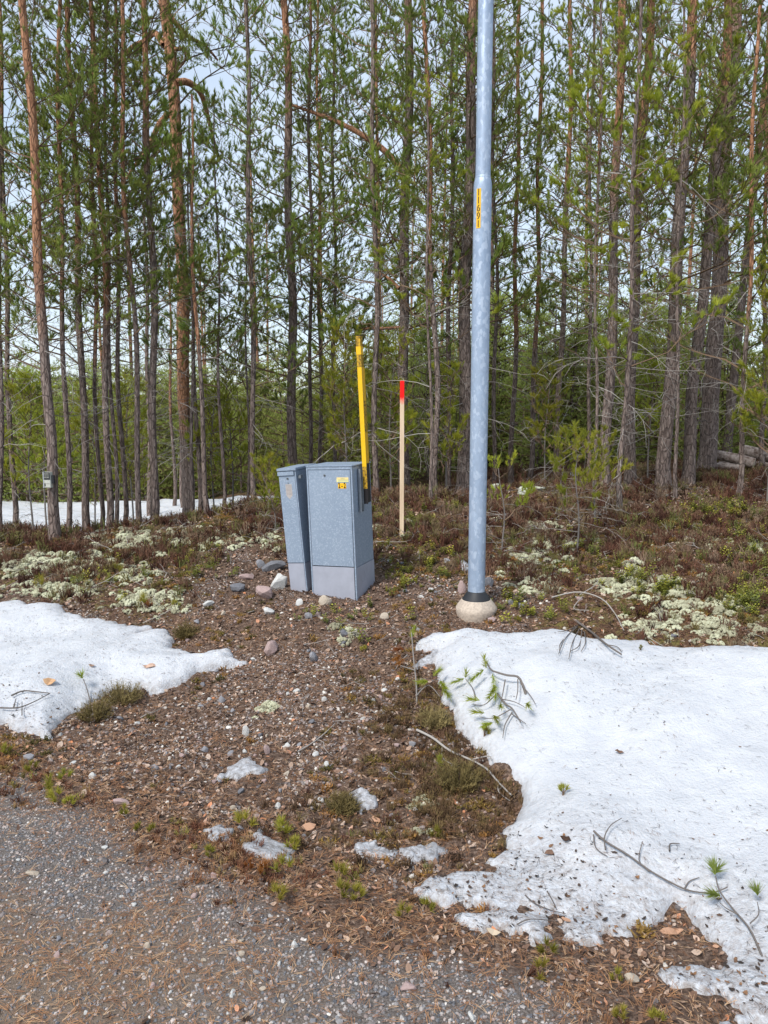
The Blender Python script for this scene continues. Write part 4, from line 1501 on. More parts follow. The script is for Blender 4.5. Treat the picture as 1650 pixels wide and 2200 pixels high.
# knee- to head-high saplings standing in the heather
SAP = [('foot-high sapling with bright shoots right of the lamp pole foot', (1078, 1185), 6.6, 0.75, 2), ('small bushy sapling with dense bright shoots below the first thick pine', (1238, 1225), 6.5, 0.85, 3),
       ('small sapling beside the bushy one below the thick pines', (1275, 1160), 7.4, 0.75, 5), ('thin sapling with few shoots at the left photo edge behind the ridge', (72, 1140), 9.4, 1.7, 5),
       ('green sapling filling the gap left of the box-carrying pine', (100, 1120), 10.4, 2.0, 7), ('sapling with green shoots right of the box-carrying pine', (205, 1125), 10.6, 1.9, 6),
       ('small sapling with yellow-green shoots left of the small cabinet', (575, 1110), 8.4, 0.5, 3), ('low sapling at the left foot of the small cabinet', (590, 1135), 7.6, 0.5, 5),
       ('tall green sapling behind the big cabinet', (745, 1060), 9.8, 2.1, 8), ('green sapling between the yellow marker and the stake', (840, 1070), 10.0, 1.9, 7),
       ('dense green sapling left of the dark pine by the lamp pole', (960, 1065), 10.0, 1.6, 6), ('low bright sapling under the grey leaning pine', (1205, 1060), 9.6, 0.5, 5),
       ('sapling with hanging shoots at the right photo edge', (1650, 1060), 8.6, 2.4, 7), ('sapling behind the dark cluster of stems', (500, 1085), 11.0, 2.3, 7),
       ('thin green sapling among the left trunks', (285, 1095), 11.5, 2.2, 7), ('small sapling in front of the dark cluster of stems', (460, 1090), 10.4, 1.7, 6),
       ('green sapling behind the thin orange pines', (1170, 1050), 11.0, 1.6, 6), ('green sapling between the two groups of thick pines', (1390, 1060), 10.8, 1.9, 6)]
for k, (lab, pxy, d, h, n) in enumerate(SAP):
    r = np.random.default_rng(2000 + k)
    x0 = at(pxy[0], pxy[1], d)[0]
    z0 = float(terrain(x0, d))
    t = empty('pine_sapling', (x0, d, z0), lab, 'sapling')
    g = G()
    ax = np.array([[0.05 * math.sin(5 * q + k) * q, 0.05 * math.cos(4 * q + k) * q, h * q] for q in np.linspace(0, 1, 7)])
    sg = G()
    tube(sg, ax - [0, 0, 0.02], np.linspace(0.008, 0.003, 7) * (0.7 + 0.5 * h), 6, 0, 0.35)
    link('trunk', sg.mesh('trunk', [M_DEAD]), t)
    nw = int(n * (1 + h))
    for j in range(nw):
        q = 0.22 + 0.78 * (j + r.random()) / nw
        p = np.array([np.interp(q, np.linspace(0, 1, 7), ax[:, i]) for i in range(3)])
        for e in range(2 if q < 0.85 else 3):
            g.put(BR_SAP[r.integers(5)], RzRy(r.random() * 6.28, 0.3 + 0.3 * r.random(), (1.15 - 0.45 * q) * (0.6 + 0.6 * r.random()) * (0.75 + 0.25 * h)), p, 0.1 * r.normal())
    tuft(g, ax[-1], np.array([0, 0, 1.0]), r, 50, 0.05, 0.003, 0.8, spread=1.1)
    prop(link('crown', g.mesh('crown', [M_TWIG, M_NEEDLE_Y]), t), kind='stuff')
    dg = G()
    for j in range(int(6 + 6 * h)):
        dg.put(DB[r.integers(8)], RzRy(r.random() * 6.28, 0.1 * r.normal(), 0.3 + 0.2 * r.random()), [0, 0, h * 0.6 * r.random()], 0.1)
    prop(link('dead_branches', dg.mesh('dead_branches', [M_DEAD]), t), kind='stuff')

# ------------------------------------------------------------------ the forest behind: individuals first, then the mass
def far_pine_parts(seed, H, live, blen, wood_r, tw=0.035, tl=0.13, per=26, whorl=0.5, orange=True):
    r = np.random.default_rng(seed)
    ax = np.array([[0.05 * math.sin(q * 4 + seed), 0.05 * math.cos(q * 3 + seed), H * q] for q in np.linspace(0, 1, 12)])
    tm = trunk_mesh(ax, wood_r, wood_r * 0.3, H * 0.25 if orange else 99, H * 0.5 if orange else 100, 0.0, 6, seed, 0.5)
    g = G()
    z = live
    while z < H:
        q = (z - live) / (H - live)
        for k in range(5):
            a = r.random() * 6.28
            L_ = blen * (1 - 0.65 * q) * (0.6 + 0.6 * r.random())
            d = np.array([math.cos(a), math.sin(a), 0.25 + 0.3 * q])
            p0 = np.array([0, 0, z])
            p1 = p0 + d * L_
            tube(g, [p0, (p0 + p1) / 2 - [0, 0, 0.04], p1], [0.02, 0.013, 0.006], 3, 0, 0.3)
            ti = 0.25 + 0.5 * r.random()
            for j in range(per // 5):
                s_ = 0.35 + 0.65 * r.random()
                c = p0 + d * L_ * s_ + r.normal(size=3) * [0.16, 0.16, 0.09] * (L_ + 0.2)
                tuft(g, c, np.array([0.4 * r.normal(), 0.4 * r.normal(), 0.8]), r, 4, tl, tw, ti, spread=1.2, ext=0.05)
        z += whorl * (0.8 + 0.4 * r.random())
    return tm, g.mesh('crown', [M_TWIG, M_FAR])


MID = [far_pine_parts(3000 + k, 11.5, 3.0, 1.5, 0.075, 0.011, 0.075, 60, 0.45) for k in range(4)]
YNG = [far_pine_parts(3100 + k, 4.6, 0.12, 1.05, 0.035, 0.012, 0.08, 75, 0.34, False) for k in range(4)]
r = np.random.default_rng(55)
mid_pos = []
while len(mid_pos) < 24:
    y = 14.0 + 17 * r.random()
    x = (r.random() * 2 - 1) * (0.53 * y + 0.6)
    pxx = 825 + F * x / y
    if 385 < pxx < 485 or (pxx < 600 and r.random() < 0.5):
        continue
    if -9 < x < -2 and y < 15.5:
        continue
    if all((x - a) ** 2 + (y - b_) ** 2 > 1.1 for a, b_ in mid_pos):
        mid_pos.append((x, y))
for x, y in mid_pos:
    k = r.integers(4)
    side = 'on the left half' if x < -0.1 * y else ('in the middle' if x < 0.12 * y else 'on the right half')
    t = empty('pine_tree', (x, y, float(terrain(x, y))), 'slender pine in the second row, %s of the wood' % side, 'pine tree', 'second row pines ' + side)
    sc = 0.85 + 0.35 * r.random()
    t.scale = (sc, sc, sc)
    t.rotation_euler = (0.02 * r.normal(), 0.02 * r.normal(), r.random() * 6.28)
    link('trunk', MID[k][0], t)
    prop(link('crown', MID[k][1], t), kind='stuff')

def join_meshes(a, b_):
    import bmesh
    bm = bmesh.new()
    bm.from_mesh(a)
    for f in bm.faces:
        f.material_index = 2
    bm.from_mesh(b_)
    me = bpy.data.meshes.new('background_pine')
    bm.to_mesh(me)
    bm.free()
    for m_ in (M_TWIG, M_FAR, M_BARK):
        me.materials.append(m_)
    return me


far_kinds = [join_meshes(*q) for q in YNG] + [join_meshes(*q) for q in MID]
n = 430
y = 15.0 + 34 * r.random(n) ** 0.9
x = (r.random(n) * 2 - 1) * (0.56 * y + 2)
ok = ~((x < -1.5) & (y < 15.6) & (x > -14))
x, y = x[ok], y[ok]
x = np.concatenate([x, -16 + 16.5 * r.random(120), 0.5 + 9 * r.random(60)])
y = np.concatenate([y, 15.9 + 5.0 * r.random(120) , 14.3 + 2.5 * r.random(60)])
x = np.concatenate([x, (r.random(260) * 2 - 1) * 62])
y = np.concatenate([y, 52 + 50 * r.random(260)])
n = len(x)
tall = (r.random(n) < 0.035) & (y > 28)
pick = np.where(tall, 4 + r.integers(0, 4, n), r.integers(0, 4, n))
sc = np.where(tall, 0.75 + 0.35 * r.random(n), np.where(y > 50, 1.3, 0.38 + 0.0145 * np.minimum(y, 50) + 0.12 * (x > 0)) * (0.65 + 0.45 * r.random(n)))
P = np.stack([x, y, terrain(x, y) - 0.05], 1)
R = np.stack([np.zeros(n), np.zeros(n), r.random(n) * 6.28], 1)
S = np.stack([sc * 1.15, sc * 1.15, sc], 1)
scatter('distant_forest', 'dense green thicket of young pines closing the view behind the trunks', 'forest', P, R, S, pick, far_kinds)

# wooded rise far away
xs = np.linspace(-420, 420, 90)
ys = np.linspace(110, 420, 30)
X, Y = np.meshgrid(xs, ys)
Z = -5 + 12 * sst(110, 330, Y) * (0.55 + 0.7 * fbm(X / 120, Y / 120, 5)) + 2.0 * fbm(X / 6, Y / 6, 9)
idx = np.arange(X.size).reshape(X.shape)
Q = np.stack([idx[:-1, :-1].ravel(), idx[:-1, 1:].ravel(), idx[1:, 1:].ravel(), idx[1:, :-1].ravel()], 1)
M_HILL = plain('wooded_hill', (0.09, 0.125, 0.05), 1.0, 0, 0, 0.35, 0, 0.05, col2=(0.04, 0.065, 0.03))
prop(link('hill', mk('hill', np.stack([X.ravel(), Y.ravel(), Z.ravel()], 1), Q, [M_HILL], smooth=True)), kind='structure')

# ------------------------------------------------------------------ lamp pole
PX, PY = 0.637, 5.19
zc = 0.365
gz = float(terrain(PX, PY, False))
lp = empty('lamp_pole', (PX, PY, 0), 'galvanised steel lamp pole with yellow number label on a round concrete foot', 'lamp pole')
lathe('lower_pole', [(0.0585, zc - 0.06), (0.0585, zc + 1.0), (0.0590, zc + 2.0), (0.0585, 3.00), (0.0585, 3.03), (0.0575, 3.05), (0.054, 3.068), (0.0500, 3.082)], M_POLE, 48, lp)
lathe('upper_pole', [(0.0485, 3.06), (0.0480, 3.2), (0.047, 5), (0.045, 7.5), (0.040, 8.0), (0.0, 8.01)], M_POLE, 48, lp)
lathe('weld_ring', [(0.0480, 3.072), (0.0505, 3.076), (0.0510, 3.083), (0.0495, 3.090), (0.0480, 3.094)], M_POLE, 48, lp)
lathe('rubber_collar', [(0.0588, zc), (0.062, zc + 0.004), (0.064, zc - 0.002), (0.097, zc - 0.050), (0.098, zc - 0.056), (0.090, zc - 0.060)], M_RUB, 40, lp)


def cw(a, z):
    return 0.025 * math.sin(3 * a + 1) * (0.5 if z > 0.3 else 1) + 0.012 * math.sin(11 * a + z * 40) + 0.01 * math.sin(23 * a + z * 90)


lathe('concrete_foot', [(0.05, zc - 0.052), (0.100, zc - 0.054), (0.104, zc - 0.060), (0.120, zc - 0.080), (0.136, zc - 0.102), (0.143, zc - 0.116), (0.143, zc - 0.130), (0.140, zc - 0.150),
                        (0.132, zc - 0.185), (0.118, zc - 0.225), (0.105, zc - 0.27), (0.10, zc - 0.45)], M_CONC, 48, lp, cw)


def on_cyl(me, R_, zc_, a0):
    """bend a flat mesh (x across, y up) round the pole at angle a0"""
    for v in me.vertices:
        a = a0 + v.co.x / R_
        v.co = (R_ * math.cos(a), R_ * math.sin(a), zc_ + v.co.y)
    return me


A0 = rad(-90) - 0.56
strip_z = 2.885
g = G()
nn = 8
hx, hy = 0.0155, 0.122
V = []
T = []
for i in range(nn + 1):
    xx = -hx + 2 * hx * i / nn
    V += [(xx, -hy, 0), (xx, hy, 0)]
for i in range(nn):
    T += [(2 * i, 2 * i + 2, 2 * i + 3), (2 * i, 2 * i + 3, 2 * i + 1)]
g.add(V, T)
sm = on_cyl(g.mesh('number_label', [M_YEL]), 0.0602, strip_z, A0)
nl = link('number_label', sm, lp)
for k, ch in enumerate('11691'):
    tm = text_mesh(ch, 0.060, M_INK, 0.80, 0.0010)
    for v in tm.vertices:
        v.co.y += 0.097 - k * 0.0485
    on_cyl(tm, 0.0608, strip_z, A0)
    link('digit', tm, nl)

# ------------------------------------------------------------------ cabinets
def cabinet_root(loc, yaw, tilt, label, cat='cabinet'):
    e = empty('electrical_cabinet', loc, label, cat)
    Mx = Matrix.Rotation(rad(-tilt), 4, 'Y') @ Matrix.Rotation(rad(yaw), 4, 'Z')
    e.rotation_euler = Mx.to_euler()
    return e


YAW = -20.8
W, D, HB = 0.372, 0.365, 0.99
cb = cabinet_root((-0.199, 5.62, 0.205), YAW, 2.1, 'wider grey galvanised cabinet with yellow label, standing right of the narrow one')
gz_ = -0.25
bbox_mesh('body', (-W + 0.003, -0.003, 0.012, D, 0.235, HB - 0.004), M_GALV, 0.002, cb)
bbox_mesh('plinth', (-W + 0.001, -0.001, 0.010, D + 0.002, gz_, 0.232), M_PLINTH, 0.002, cb)
bbox_mesh('dark_recess', (-W + 0.012, -0.012, 0.004, 0.011, gz_ + 0.02, HB - 0.02), M_DARK, 0, cb)
bbox_mesh('frame_post', (-W, -W + 0.012, -0.002, 0.0115, gz_, HB - 0.002), M_GALV, 0.001, cb)
bbox_mesh('frame_post', (-0.012, 0.0, -0.002, 0.0115, gz_, HB - 0.002), M_GALV, 0.001, cb)
bbox_mesh('frame_rail', (-W + 0.0125, -0.0125, -0.002, 0.0115, HB - 0.020, HB - 0.002), M_GALV, 0.001, cb)
dr = bbox_mesh('door', (-W + 0.015, -0.016, -0.003, 0.0035, 0.243, HB - 0.0235), M_GALV, 0.0015, cb)
pf = bbox_mesh('plinth_panel', (-W + 0.0135, -0.0165, -0.004, 0.0035, gz_, 0.2365), M_PLINTH, 0.0015, cb)
bbox_mesh('roof', (-W - 0.004, 0.004, -0.006, D + 0.006, HB, HB + 0.010), M_GALV, 0.003, cb)


def disc(name, r_, h, mat, parent, loc, seg=20):
    o = lathe(name, [(0, 0), (r_, 0), (r_, h * 0.8), (r_ * 0.9, h), (0, h)], mat, seg, parent, smooth=False)
    o.location = loc
    o.rotation_euler = (rad(90), 0, 0)
    return o


disc('lock', 0.0095, 0.004, M_STEEL, dr, (-0.222, -0.003, HB - 0.062))
disc('lock_core', 0.006, 0.006, M_LOCK, dr, (-0.222, -0.0035, HB - 0.062))
# maker's label and the 2 - 2 label
g = G()
g.add([(-0.048, 0, 0.022), (-0.036, 0, 0.004), (0.048, 0, 0.004), (0.048, 0, 0.022)], [(0, 1, 2), (0, 2, 3)], 1)
g.add([(-0.048, 0, 0.018), (-0.048, 0, -0.014), (0.048, 0, -0.014), (0.048, 0, 0.0036), (-0.0365, 0, 0.0036)], [(0, 1, 4), (1, 3, 4), (1, 2, 3)], 0)
for (a, b_, c, d_) in ((-0.034, 0.048, 0.0005, 0.0036), (-0.038, 0.048, -0.013, -0.0105)):
    g.add([(a, -0.0004, c), (b_, -0.0004, c), (b_, -0.0004, d_), (a, -0.0004, d_)], [(0, 1, 2), (0, 2, 3)], 2)
for k in range(6):
    xx = -0.014 + k * 0.0055
    g.add([(xx, -0.0004, 0.009), (xx + 0.0022, -0.0004, 0.009), (xx + 0.0045, -0.0004, 0.0165), (xx + 0.0023, -0.0004, 0.0165)], [(0, 1, 2), (0, 2, 3)], 2)
lo = link('maker_label', g.mesh('maker_label', [M_CREAM, M_PEACH, M_GREENL]), dr)
lo.location = (-0.078, -0.0036, HB - 0.100)
yl = bbox_mesh('number_label', (-0.033, 0.033, -0.0006, 0.0004, -0.0205, 0.0205), M_YEL, 0, dr, (-0.083, -0.0038, HB - 0.140))
tm = text_mesh('2 - 2', 0.054, M_INK, 0.58, 0.0016)
to = link('lettering', tm, dr)
to.location = (-0.083, -0.0052, HB - 0.140)
to.rotation_euler = (rad(90), 0, 0)
# holder channel on the right side
bbox_mesh('marker_holder', (0.001, 0.006, 0.100, 0.150, 0.64, 0.965), M_STEEL, 0.001, cb)
bbox_mesh('holder_flange', (0.006, 0.024, 0.100, 0.104, 0.64, 0.965), M_STEEL, 0.0008, cb)
bbox_mesh('holder_flange', (0.006, 0.024, 0.146, 0.150, 0.64, 0.70), M_STEEL, 0.0008, cb)
# round knock-out on the plinth side
ko = lathe('cable_entry', [(0.036, 0), (0.040, 0.0015), (0.044, 0)], M_PLINTH, 32, cb)
ko.location = (0.0, 0.13, 0.15)
ko.rotation_euler = (0, rad(90), 0)

# narrow cabinet
W2, D2, H2 = 0.148, 0.345, 0.975
cs = cabinet_root((-0.583, 5.765, 0.205), YAW, 4.9, 'narrow galvanised cabinet leaning left against the air beside the wider one')
cs['label'] = 'narrow galvanised cabinet leaning to the left, beside the wider one'
bbox_mesh('body', (-W2, -0.003, 0.006, D2, 0.245, H2 - 0.022), M_GALV, 0.002, cs)
bbox_mesh('plinth', (-W2 + 0.002, -0.005, 0.003, D2 - 0.002, gz_, 0.242), M_PLINTH, 0.002, cs)
d2 = bbox_mesh('door', (-W2 + 0.002, -0.010, -0.002, 0.005, 0.248, H2 - 0.058), M_GALV, 0.0015, cs)
bbox_mesh('edge_post', (-0.0085, 0.0, -0.001, 0.005, gz_, H2 - 0.024), M_GALV, 0.001, cs)
bbox_mesh('plinth_panel', (-W2 + 0.004, -0.011, -0.001, 0.0025, gz_, 0.2425), M_PLINTH, 0.001, cs)
bbox_mesh('roof', (-W2 - 0.007, 0.007, -0.012, D2 + 0.006, H2 - 0.020, H2), M_GALV, 0.003, cs)
fp = bbox_mesh('rain_flap', (-W2 - 0.003, -0.014, -0.012, -0.004, H2 - 0.056, H2 - 0.026), M_GALV, 0.002, cs)
disc('lock', 0.009, 0.005, M_STEEL, d2, (-0.072, -0.002, H2 - 0.078))
disc('lock_core', 0.0055, 0.007, M_LOCK, d2, (-0.072, -0.0025, H2 - 0.078))
disc('rivet', 0.005, 0.003, M_STEEL, d2, (-0.071, -0.002, H2 - 0.112))
bbox_mesh('hinge_bracket', (-0.002, 0.022, 0.03, 0.075, H2 - 0.085, H2 - 0.060), M_STEEL, 0.001, cs)
g = G()
g.add([(-0.026, 0, 0.050), (0.026, 0, 0.050), (0.026, 0, -0.036), (0, 0, -0.064), (-0.026, 0, -0.036)], [(0, 1, 2), (0, 2, 4), (4, 2, 3)], 0)
for k in range(8):
    zz = 0.040 - k * 0.0100
    g.add([(-0.022, -0.0004, zz), (0.022, -0.0004, zz), (0.022, -0.0004, zz + 0.0028), (-0.022, -0.0004, zz + 0.0028)], [(0, 1, 2), (0, 2, 3)], 1)
lo = link('worn_plate', g.mesh('worn_plate', [M_PLATE, M_PLATEL]), d2)
lo.location = (-0.070, -0.0028, H2 - 0.172)

# ------------------------------------------------------------------ yellow marker profile
mk_ = empty('marker_post', (-0.118, 5.745, 0.905), 'tall yellow angle-profile marker with sooty and black bands, held on the cabinet side', 'marker post')
mk_.rotation_euler = (Matrix.Rotation(rad(-2.7), 4, 'Y') @ Matrix.Rotation(rad(YAW), 4, 'Z')).to_euler()
LH = 1.245
bands_f = [(0, 0.115, M_POSTB), (0.115, 0.28, M_POSTD), (0.28, 1.015, M_POSTY)]
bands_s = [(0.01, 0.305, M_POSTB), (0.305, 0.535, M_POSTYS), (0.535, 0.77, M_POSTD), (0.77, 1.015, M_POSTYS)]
for nm, bands, dims in (('front_flange', bands_f, (-0.034, 0.0, 0.0, 0.003)), ('side_flange', bands_s, (-0.003, 0.0, 0.0032, 0.060))):
    mats_ = []
    g = G()
    for i, (a, b_, m_) in enumerate(bands):
        mats_.append(m_)
        boxg(g, dims[0], dims[1], dims[2], dims[3], a, b_ - 0.0005, i)
    link(nm, g.mesh(nm, mats_), mk_)
for (a, b_, m_) in ((1.0155, 1.105, M_POSTD), (1.165, 1.2395, M_POSTD), (1.240, LH, M_POSTB)):
    g = G()
    g.add([(-0.034, 0, a), (0, 0, a), (0, 0.045, a), (-0.003, 0.045, a), (-0.003, 0.003, a), (-0.034, 0.003, a),
           (-0.034, 0, b_), (0, 0, b_), (0, 0.045, b_), (-0.003, 0.045, b_), (-0.003, 0.003, b_), (-0.034, 0.003, b_)],
          [(0, 4, 5), (0, 1, 4), (1, 3, 4), (1, 2, 3), (6, 11, 10), (6, 10, 7), (7, 10, 9), (7, 9, 8)] +
          [t for i in range(6) for t in ((i, (i + 1) % 6, (i + 1) % 6 + 6), (i, (i + 1) % 6 + 6, i + 6))])
    link('end_cap' if m_ is M_POSTB else 'sooty_band', g.mesh('sooty_band', [m_]), mk_)
g = G()
boxg(g, -0.0355, 0.0015, -0.0015, 0.0045, 1.1055, 1.1645)
boxg(g, -0.0040, 0.0015, 0.0048, 0.046, 1.1055, 1.1645)
link('reflector_band', g.mesh('reflector_band', [M_YEL]), mk_)

# ------------------------------------------------------------------ red-topped stake
sx, sy, sz = hit(863, 1150)
sy = min(max(sy, 6.9), 8.2)
sx = (863 - 825) / F * (sy / ray(863, 1150)[1])
sz = float(terrain(sx, sy))
topz = at(863, 818, sy)[2]
so = bbox_mesh('survey_stake', (-0.021 * sy / 7.7, 0.021 * sy / 7.7, -0.012, 0.012, -0.1, 1.57), M_STAKE, 0.0015)
so.location = (sx, sy, sz)
so.scale = (1, 1, (topz - sz) / 1.57)
prop(so, 'pale wooden stake with a sprayed red top standing in the moss', 'stake')

# ------------------------------------------------------------------ box on the left pine
bp = at(101, 1031, 8.12)
bx = empty('trail_box', bp, 'small pale box with a black grille fixed to the left pine trunk', 'box')
bx.rotation_euler = (0, 0, rad(-12))
bx.scale = (0.78, 0.9, 0.98)
M_BOXW = plain('pale_box_plastic', (0.50, 0.51, 0.46), 0.5, 0, 0.15, 40)
M_BOXE = plain('white_box_edge', (0.72, 0.76, 0.82), 0.5)
bbox_mesh('casing', (-0.05, 0.05, 0, 0.05, -0.085, 0.085), M_BOXW, 0.004, bx)
bbox_mesh('cover_edge', (-0.0575, -0.0505, -0.006, 0.052, -0.088, 0.085), M_BOXE, 0.002, bx)
wp = bbox_mesh('dark_window', (-0.044, 0.046, -0.004, -0.0005, 0.002, 0.083), M_DARK, 0.001, bx)
for k, xx in enumerate((-0.036, -0.018, -0.004, 0.012, 0.026)):
    bbox_mesh('grille_bar', (xx, xx + 0.003, -0.006, -0.0045, 0.022, 0.070), M_BOXW, 0, wp)
bbox_mesh('grille_bar', (-0.040, 0.034, -0.0075, -0.0062, 0.066, 0.069), M_BOXW, 0, wp)
bbox_mesh('grille_bar', (-0.040, 0.034, -0.0075, -0.0062, 0.021, 0.024), M_BOXW, 0, wp)
bbox_mesh('keyhole_plate', (-0.042, -0.026, -0.003, -0.0005, -0.070, -0.036), M_DARK, 0.001, bx)
bbox_mesh('printed_line', (-0.020, 0.040, -0.002, -0.0005, -0.044, -0.039), M_PLATEL, 0, bx)
bbox_mesh('mounting_bracket', (0.051, 0.085, 0.02, 0.045, -0.04, 0.05), M_DARK, 0.002, bx)

# ------------------------------------------------------------------ logs
M_LOGB = plain('weathered_log', (0.46, 0.38, 0.33), 0.9, 0, 0, 16, 0.6, 0.15, col2=(0.13, 0.085, 0.065))
M_LOGE = plain('log_end', (0.56, 0.46, 0.34), 0.9, 0, 0.25, 30)
LOGS = [('pale sawn-ended log on top at the left end of the log pile', (1572, 985), 12.6, 0.085, 0.7, -35, 12), ('thin log at the bottom left of the log pile', (1556, 1003), 12.5, 0.05, 0.6, -20, 3),
        ('dark rotten log in the shaded middle of the log pile', (1592, 1006), 12.9, 0.10, 0.7, -40, 0), ('speckled log lying flat behind the crooked pine', (1625, 1002), 12.7, 0.08, 0.8, -25, 5),
        ('silver-grey log on top of the right end of the log pile', (1650, 982), 12.9, 0.10, 0.9, -35, 14), ('log at the bottom right of the pile, cut by the photo edge', (1668, 1010), 13.1, 0.09, 0.9, -15, 0)]
for k, (lab, pxy, d, rr, L_, yw, tl) in enumerate(LOGS):
    c = at(pxy[0], pxy[1], d)
    t = empty('log', c, lab, 'log')
    t.rotation_euler = (0, rad(tl), rad(yw))
    g = G()
    zz = np.linspace(-L_ / 2, L_ / 2, 9)
    tube(g, [(q, 0.012 * math.sin(5 * q + k), 0.01 * math.cos(4 * q)) for q in zz], rr * (1 + 0.05 * np.sin(zz * 9 + k)), 14, 0)
    link('bark', g.mesh('bark', [M_LOGB], True), t)
    for sgn in (-1, 1):
        g = G()
        an = np.arange(14) * 2 * math.pi / 14
        xx = sgn * (L_ / 2 - 0.002)
        g.add([(xx, 0, 0)] + [(xx, rr * 0.98 * math.cos(q), rr * 0.98 * math.sin(q)) for q in an], [(0, i + 1, (i + 1) % 14 + 1) for i in range(14)])
        link('sawn_end', g.mesh('sawn_end', [M_LOGE]), t)

# ------------------------------------------------------------------ stones
STB = [stone_mesh(700 + k, M_ST['grey'], 2, 0.5, 0.85) for k in range(8)]


def stone(label, px, py, wpx, hpx, colour, variant, rotz=0, tilt=0, group=None):
    x, y, z = hit(px, py + hpx * 0.42)
    me = STB[variant % 8].copy()
    me.materials.clear()
    me.materials.append(M_ST[colour])
    o = link('stone', me)
    dist = math.hypot(y, CAMZ - z)
    rx = wpx / 2 / F * dist
    rz = hpx / 2 / F * dist
    o.location = (x, y, z + rz * 0.62)
    o.scale = (rx * 1.2, rx * 1.0, rz * 1.6)
    o.rotation_euler = (0, rad(tilt), rad(rotz))
    prop(o, label, 'stone', group)
    return o


NS = [('big pale grey boulder leaning at the left foot of the narrow cabinet', 599, 1243, 34, 54, 'white', 0, 20, 14),
      ('dark slab of rock behind the pale boulder', 590, 1214, 52, 26, 'dark grey', 1, 10, -25),
      ('pink stone below the pale boulder', 567, 1270, 32, 32, 'pinkish', 2, 0, -35),
      ('blue-grey blocky stone left of the pink stone', 511, 1262, 36, 24, 'dark grey', 3, 0, 0),
      ('flat pinkish stone above the blue-grey blocky stone', 530, 1240, 32, 12, 'pinkish', 4, 15, 0),
      ('grey stone above the flat pinkish one', 558, 1212, 20, 18, 'grey', 5, 0, 0),
      ('round tan stone against the foot of the wider cabinet', 701, 1290, 30, 18, 'tan', 6, 0, 0),
      ('whitish stone below the gap between the cabinets', 643, 1294, 20, 14, 'white', 7, 0, 0),
      ('light angular stone chip at the upper end of the left snow tongue', 449, 1296, 24, 14, 'white', 1, 30, -20),
      ('upright lilac-grey angular stone in the middle of the slope', 585, 1390, 32, 40, 'pinkish', 3, 40, 30),
      ('wedge-shaped grey stone right of the upright one', 674, 1413, 24, 24, 'grey', 5, 60, -20),
      ('flat light stone chip below the wider cabinet, to its left', 576, 1314, 24, 14, 'white', 2, 10, 0),
      ('small blue-grey stone under the tan stone', 663, 1324, 16, 14, 'grey', 4, 0, 0),
      ('small rose stone beside the small blue-grey one', 684, 1322, 12, 10, 'pinkish', 6, 0, 0),
      ('round white pebble at the tip of the left snow tongue', 543, 1415, 12, 10, 'white', 0, 0, 0),
      ('oval tan stone right of the wider cabinet foot', 825, 1322, 24, 12, 'tan', 7, 0, 0),
      ('blue-grey stone with a lichen tuft beside it', 738, 1360, 18, 18, 'dark grey', 2, 0, 0),
      ('grey stone at the tip of the lower snow, on the left verge', 62, 1628, 24, 18, 'grey', 3, 0, 0),
      ('pale oval pebble standing on edge in the slope', 528, 1573, 14, 24, 'white', 4, 0, 10),
      ('pink pebble right of the pale oval one', 572, 1612, 14, 18, 'pinkish', 5, 0, 0),
      ('round grey pebble on the slope above the ice remnant', 478, 1505, 15, 14, 'grey', 6, 0, 0),
      ('grey flat stone lying dark at the left verge', 262, 1722, 34, 16, 'pinkish', 1, 0, 0),
      ('purple-grey round stone half buried in the road gravel', 876, 2118, 32, 20, 'pinkish', 0, 0, 0),
      ('smooth tan stone on the verge in front of the snow', 1356, 2102, 27, 18, 'tan', 2, 20, 0),
      ('white pebble in the road gravel at left', 225, 1822, 14, 8, 'white', 3, 0, 0),
      ('light flat stone sunk in the road gravel at the left', 70, 1877, 26, 8, 'tan', 4, 0, 0),
      ('red-brown stone in the heath behind the lamp pole', 1244, 1288, 16, 10, 'pinkish', 5, 0, 0),
      ('tan flat stone in the lichen on the right', 1490, 1254, 20, 12, 'tan', 6, 0, 0),
      ('white stone at the right edge of the heath', 1589, 1199, 18, 12, 'white', 7, 0, 0),
      ('dark stone at the upper rim of the big snow patch', 1445, 1366, 16, 14, 'dark grey', 0, 0, 0),
      ('grey stone just right of the concrete pole foot', 1098, 1294, 15, 14, 'grey', 1, 0, 0),
      ('second grey stone right of the concrete pole foot, flatter', 1117, 1299, 17, 10, 'grey', 2, 0, 0),
      ('purplish stone below the concrete pole foot', 1057, 1332, 20, 14, 'pinkish', 3, 0, 0),
      ('dark grey stone leaning behind the pole foot', 1050, 1250, 20, 20, 'dark grey', 4, 0, 20),
      ('pinkish stone left of the pole behind the concrete foot', 994, 1264, 20, 26, 'pinkish', 6, 0, 0),
      ('rounded lichen-covered rock on the ridge, left of its twin', 1122, 1055, 28, 18, 'lichen', 7, 0, 0),
      ('rounded lichen-covered rock on the ridge, right of its twin', 1155, 1049, 34, 16, 'lichen', 0, 0, 0),
      ('low grey rock on the ridge by the lamp pole', 1070, 1046, 30, 16, 'lichen', 1, 0, 0),
      ('bluish rock in the heath right of the lamp pole', 1095, 1110, 32, 14, 'grey', 2, 0, 0)]
for q in NS:
    stone(*q)
cols = ['white', 'grey', 'dark grey', 'pinkish', 'tan']
pr = np.random.default_rng(99)
zones = [('on the gravelly slope between the cabinets and the road', 380, 900, 1310, 1830, 120), ('on the gravel road surface', 20, 1050, 1840, 2190, 45),
         ('on the bare strip left of the olive clump', 120, 400, 1540, 1690, 22), ('among the litter right of the wider cabinet', 830, 980, 1200, 1330, 12)]
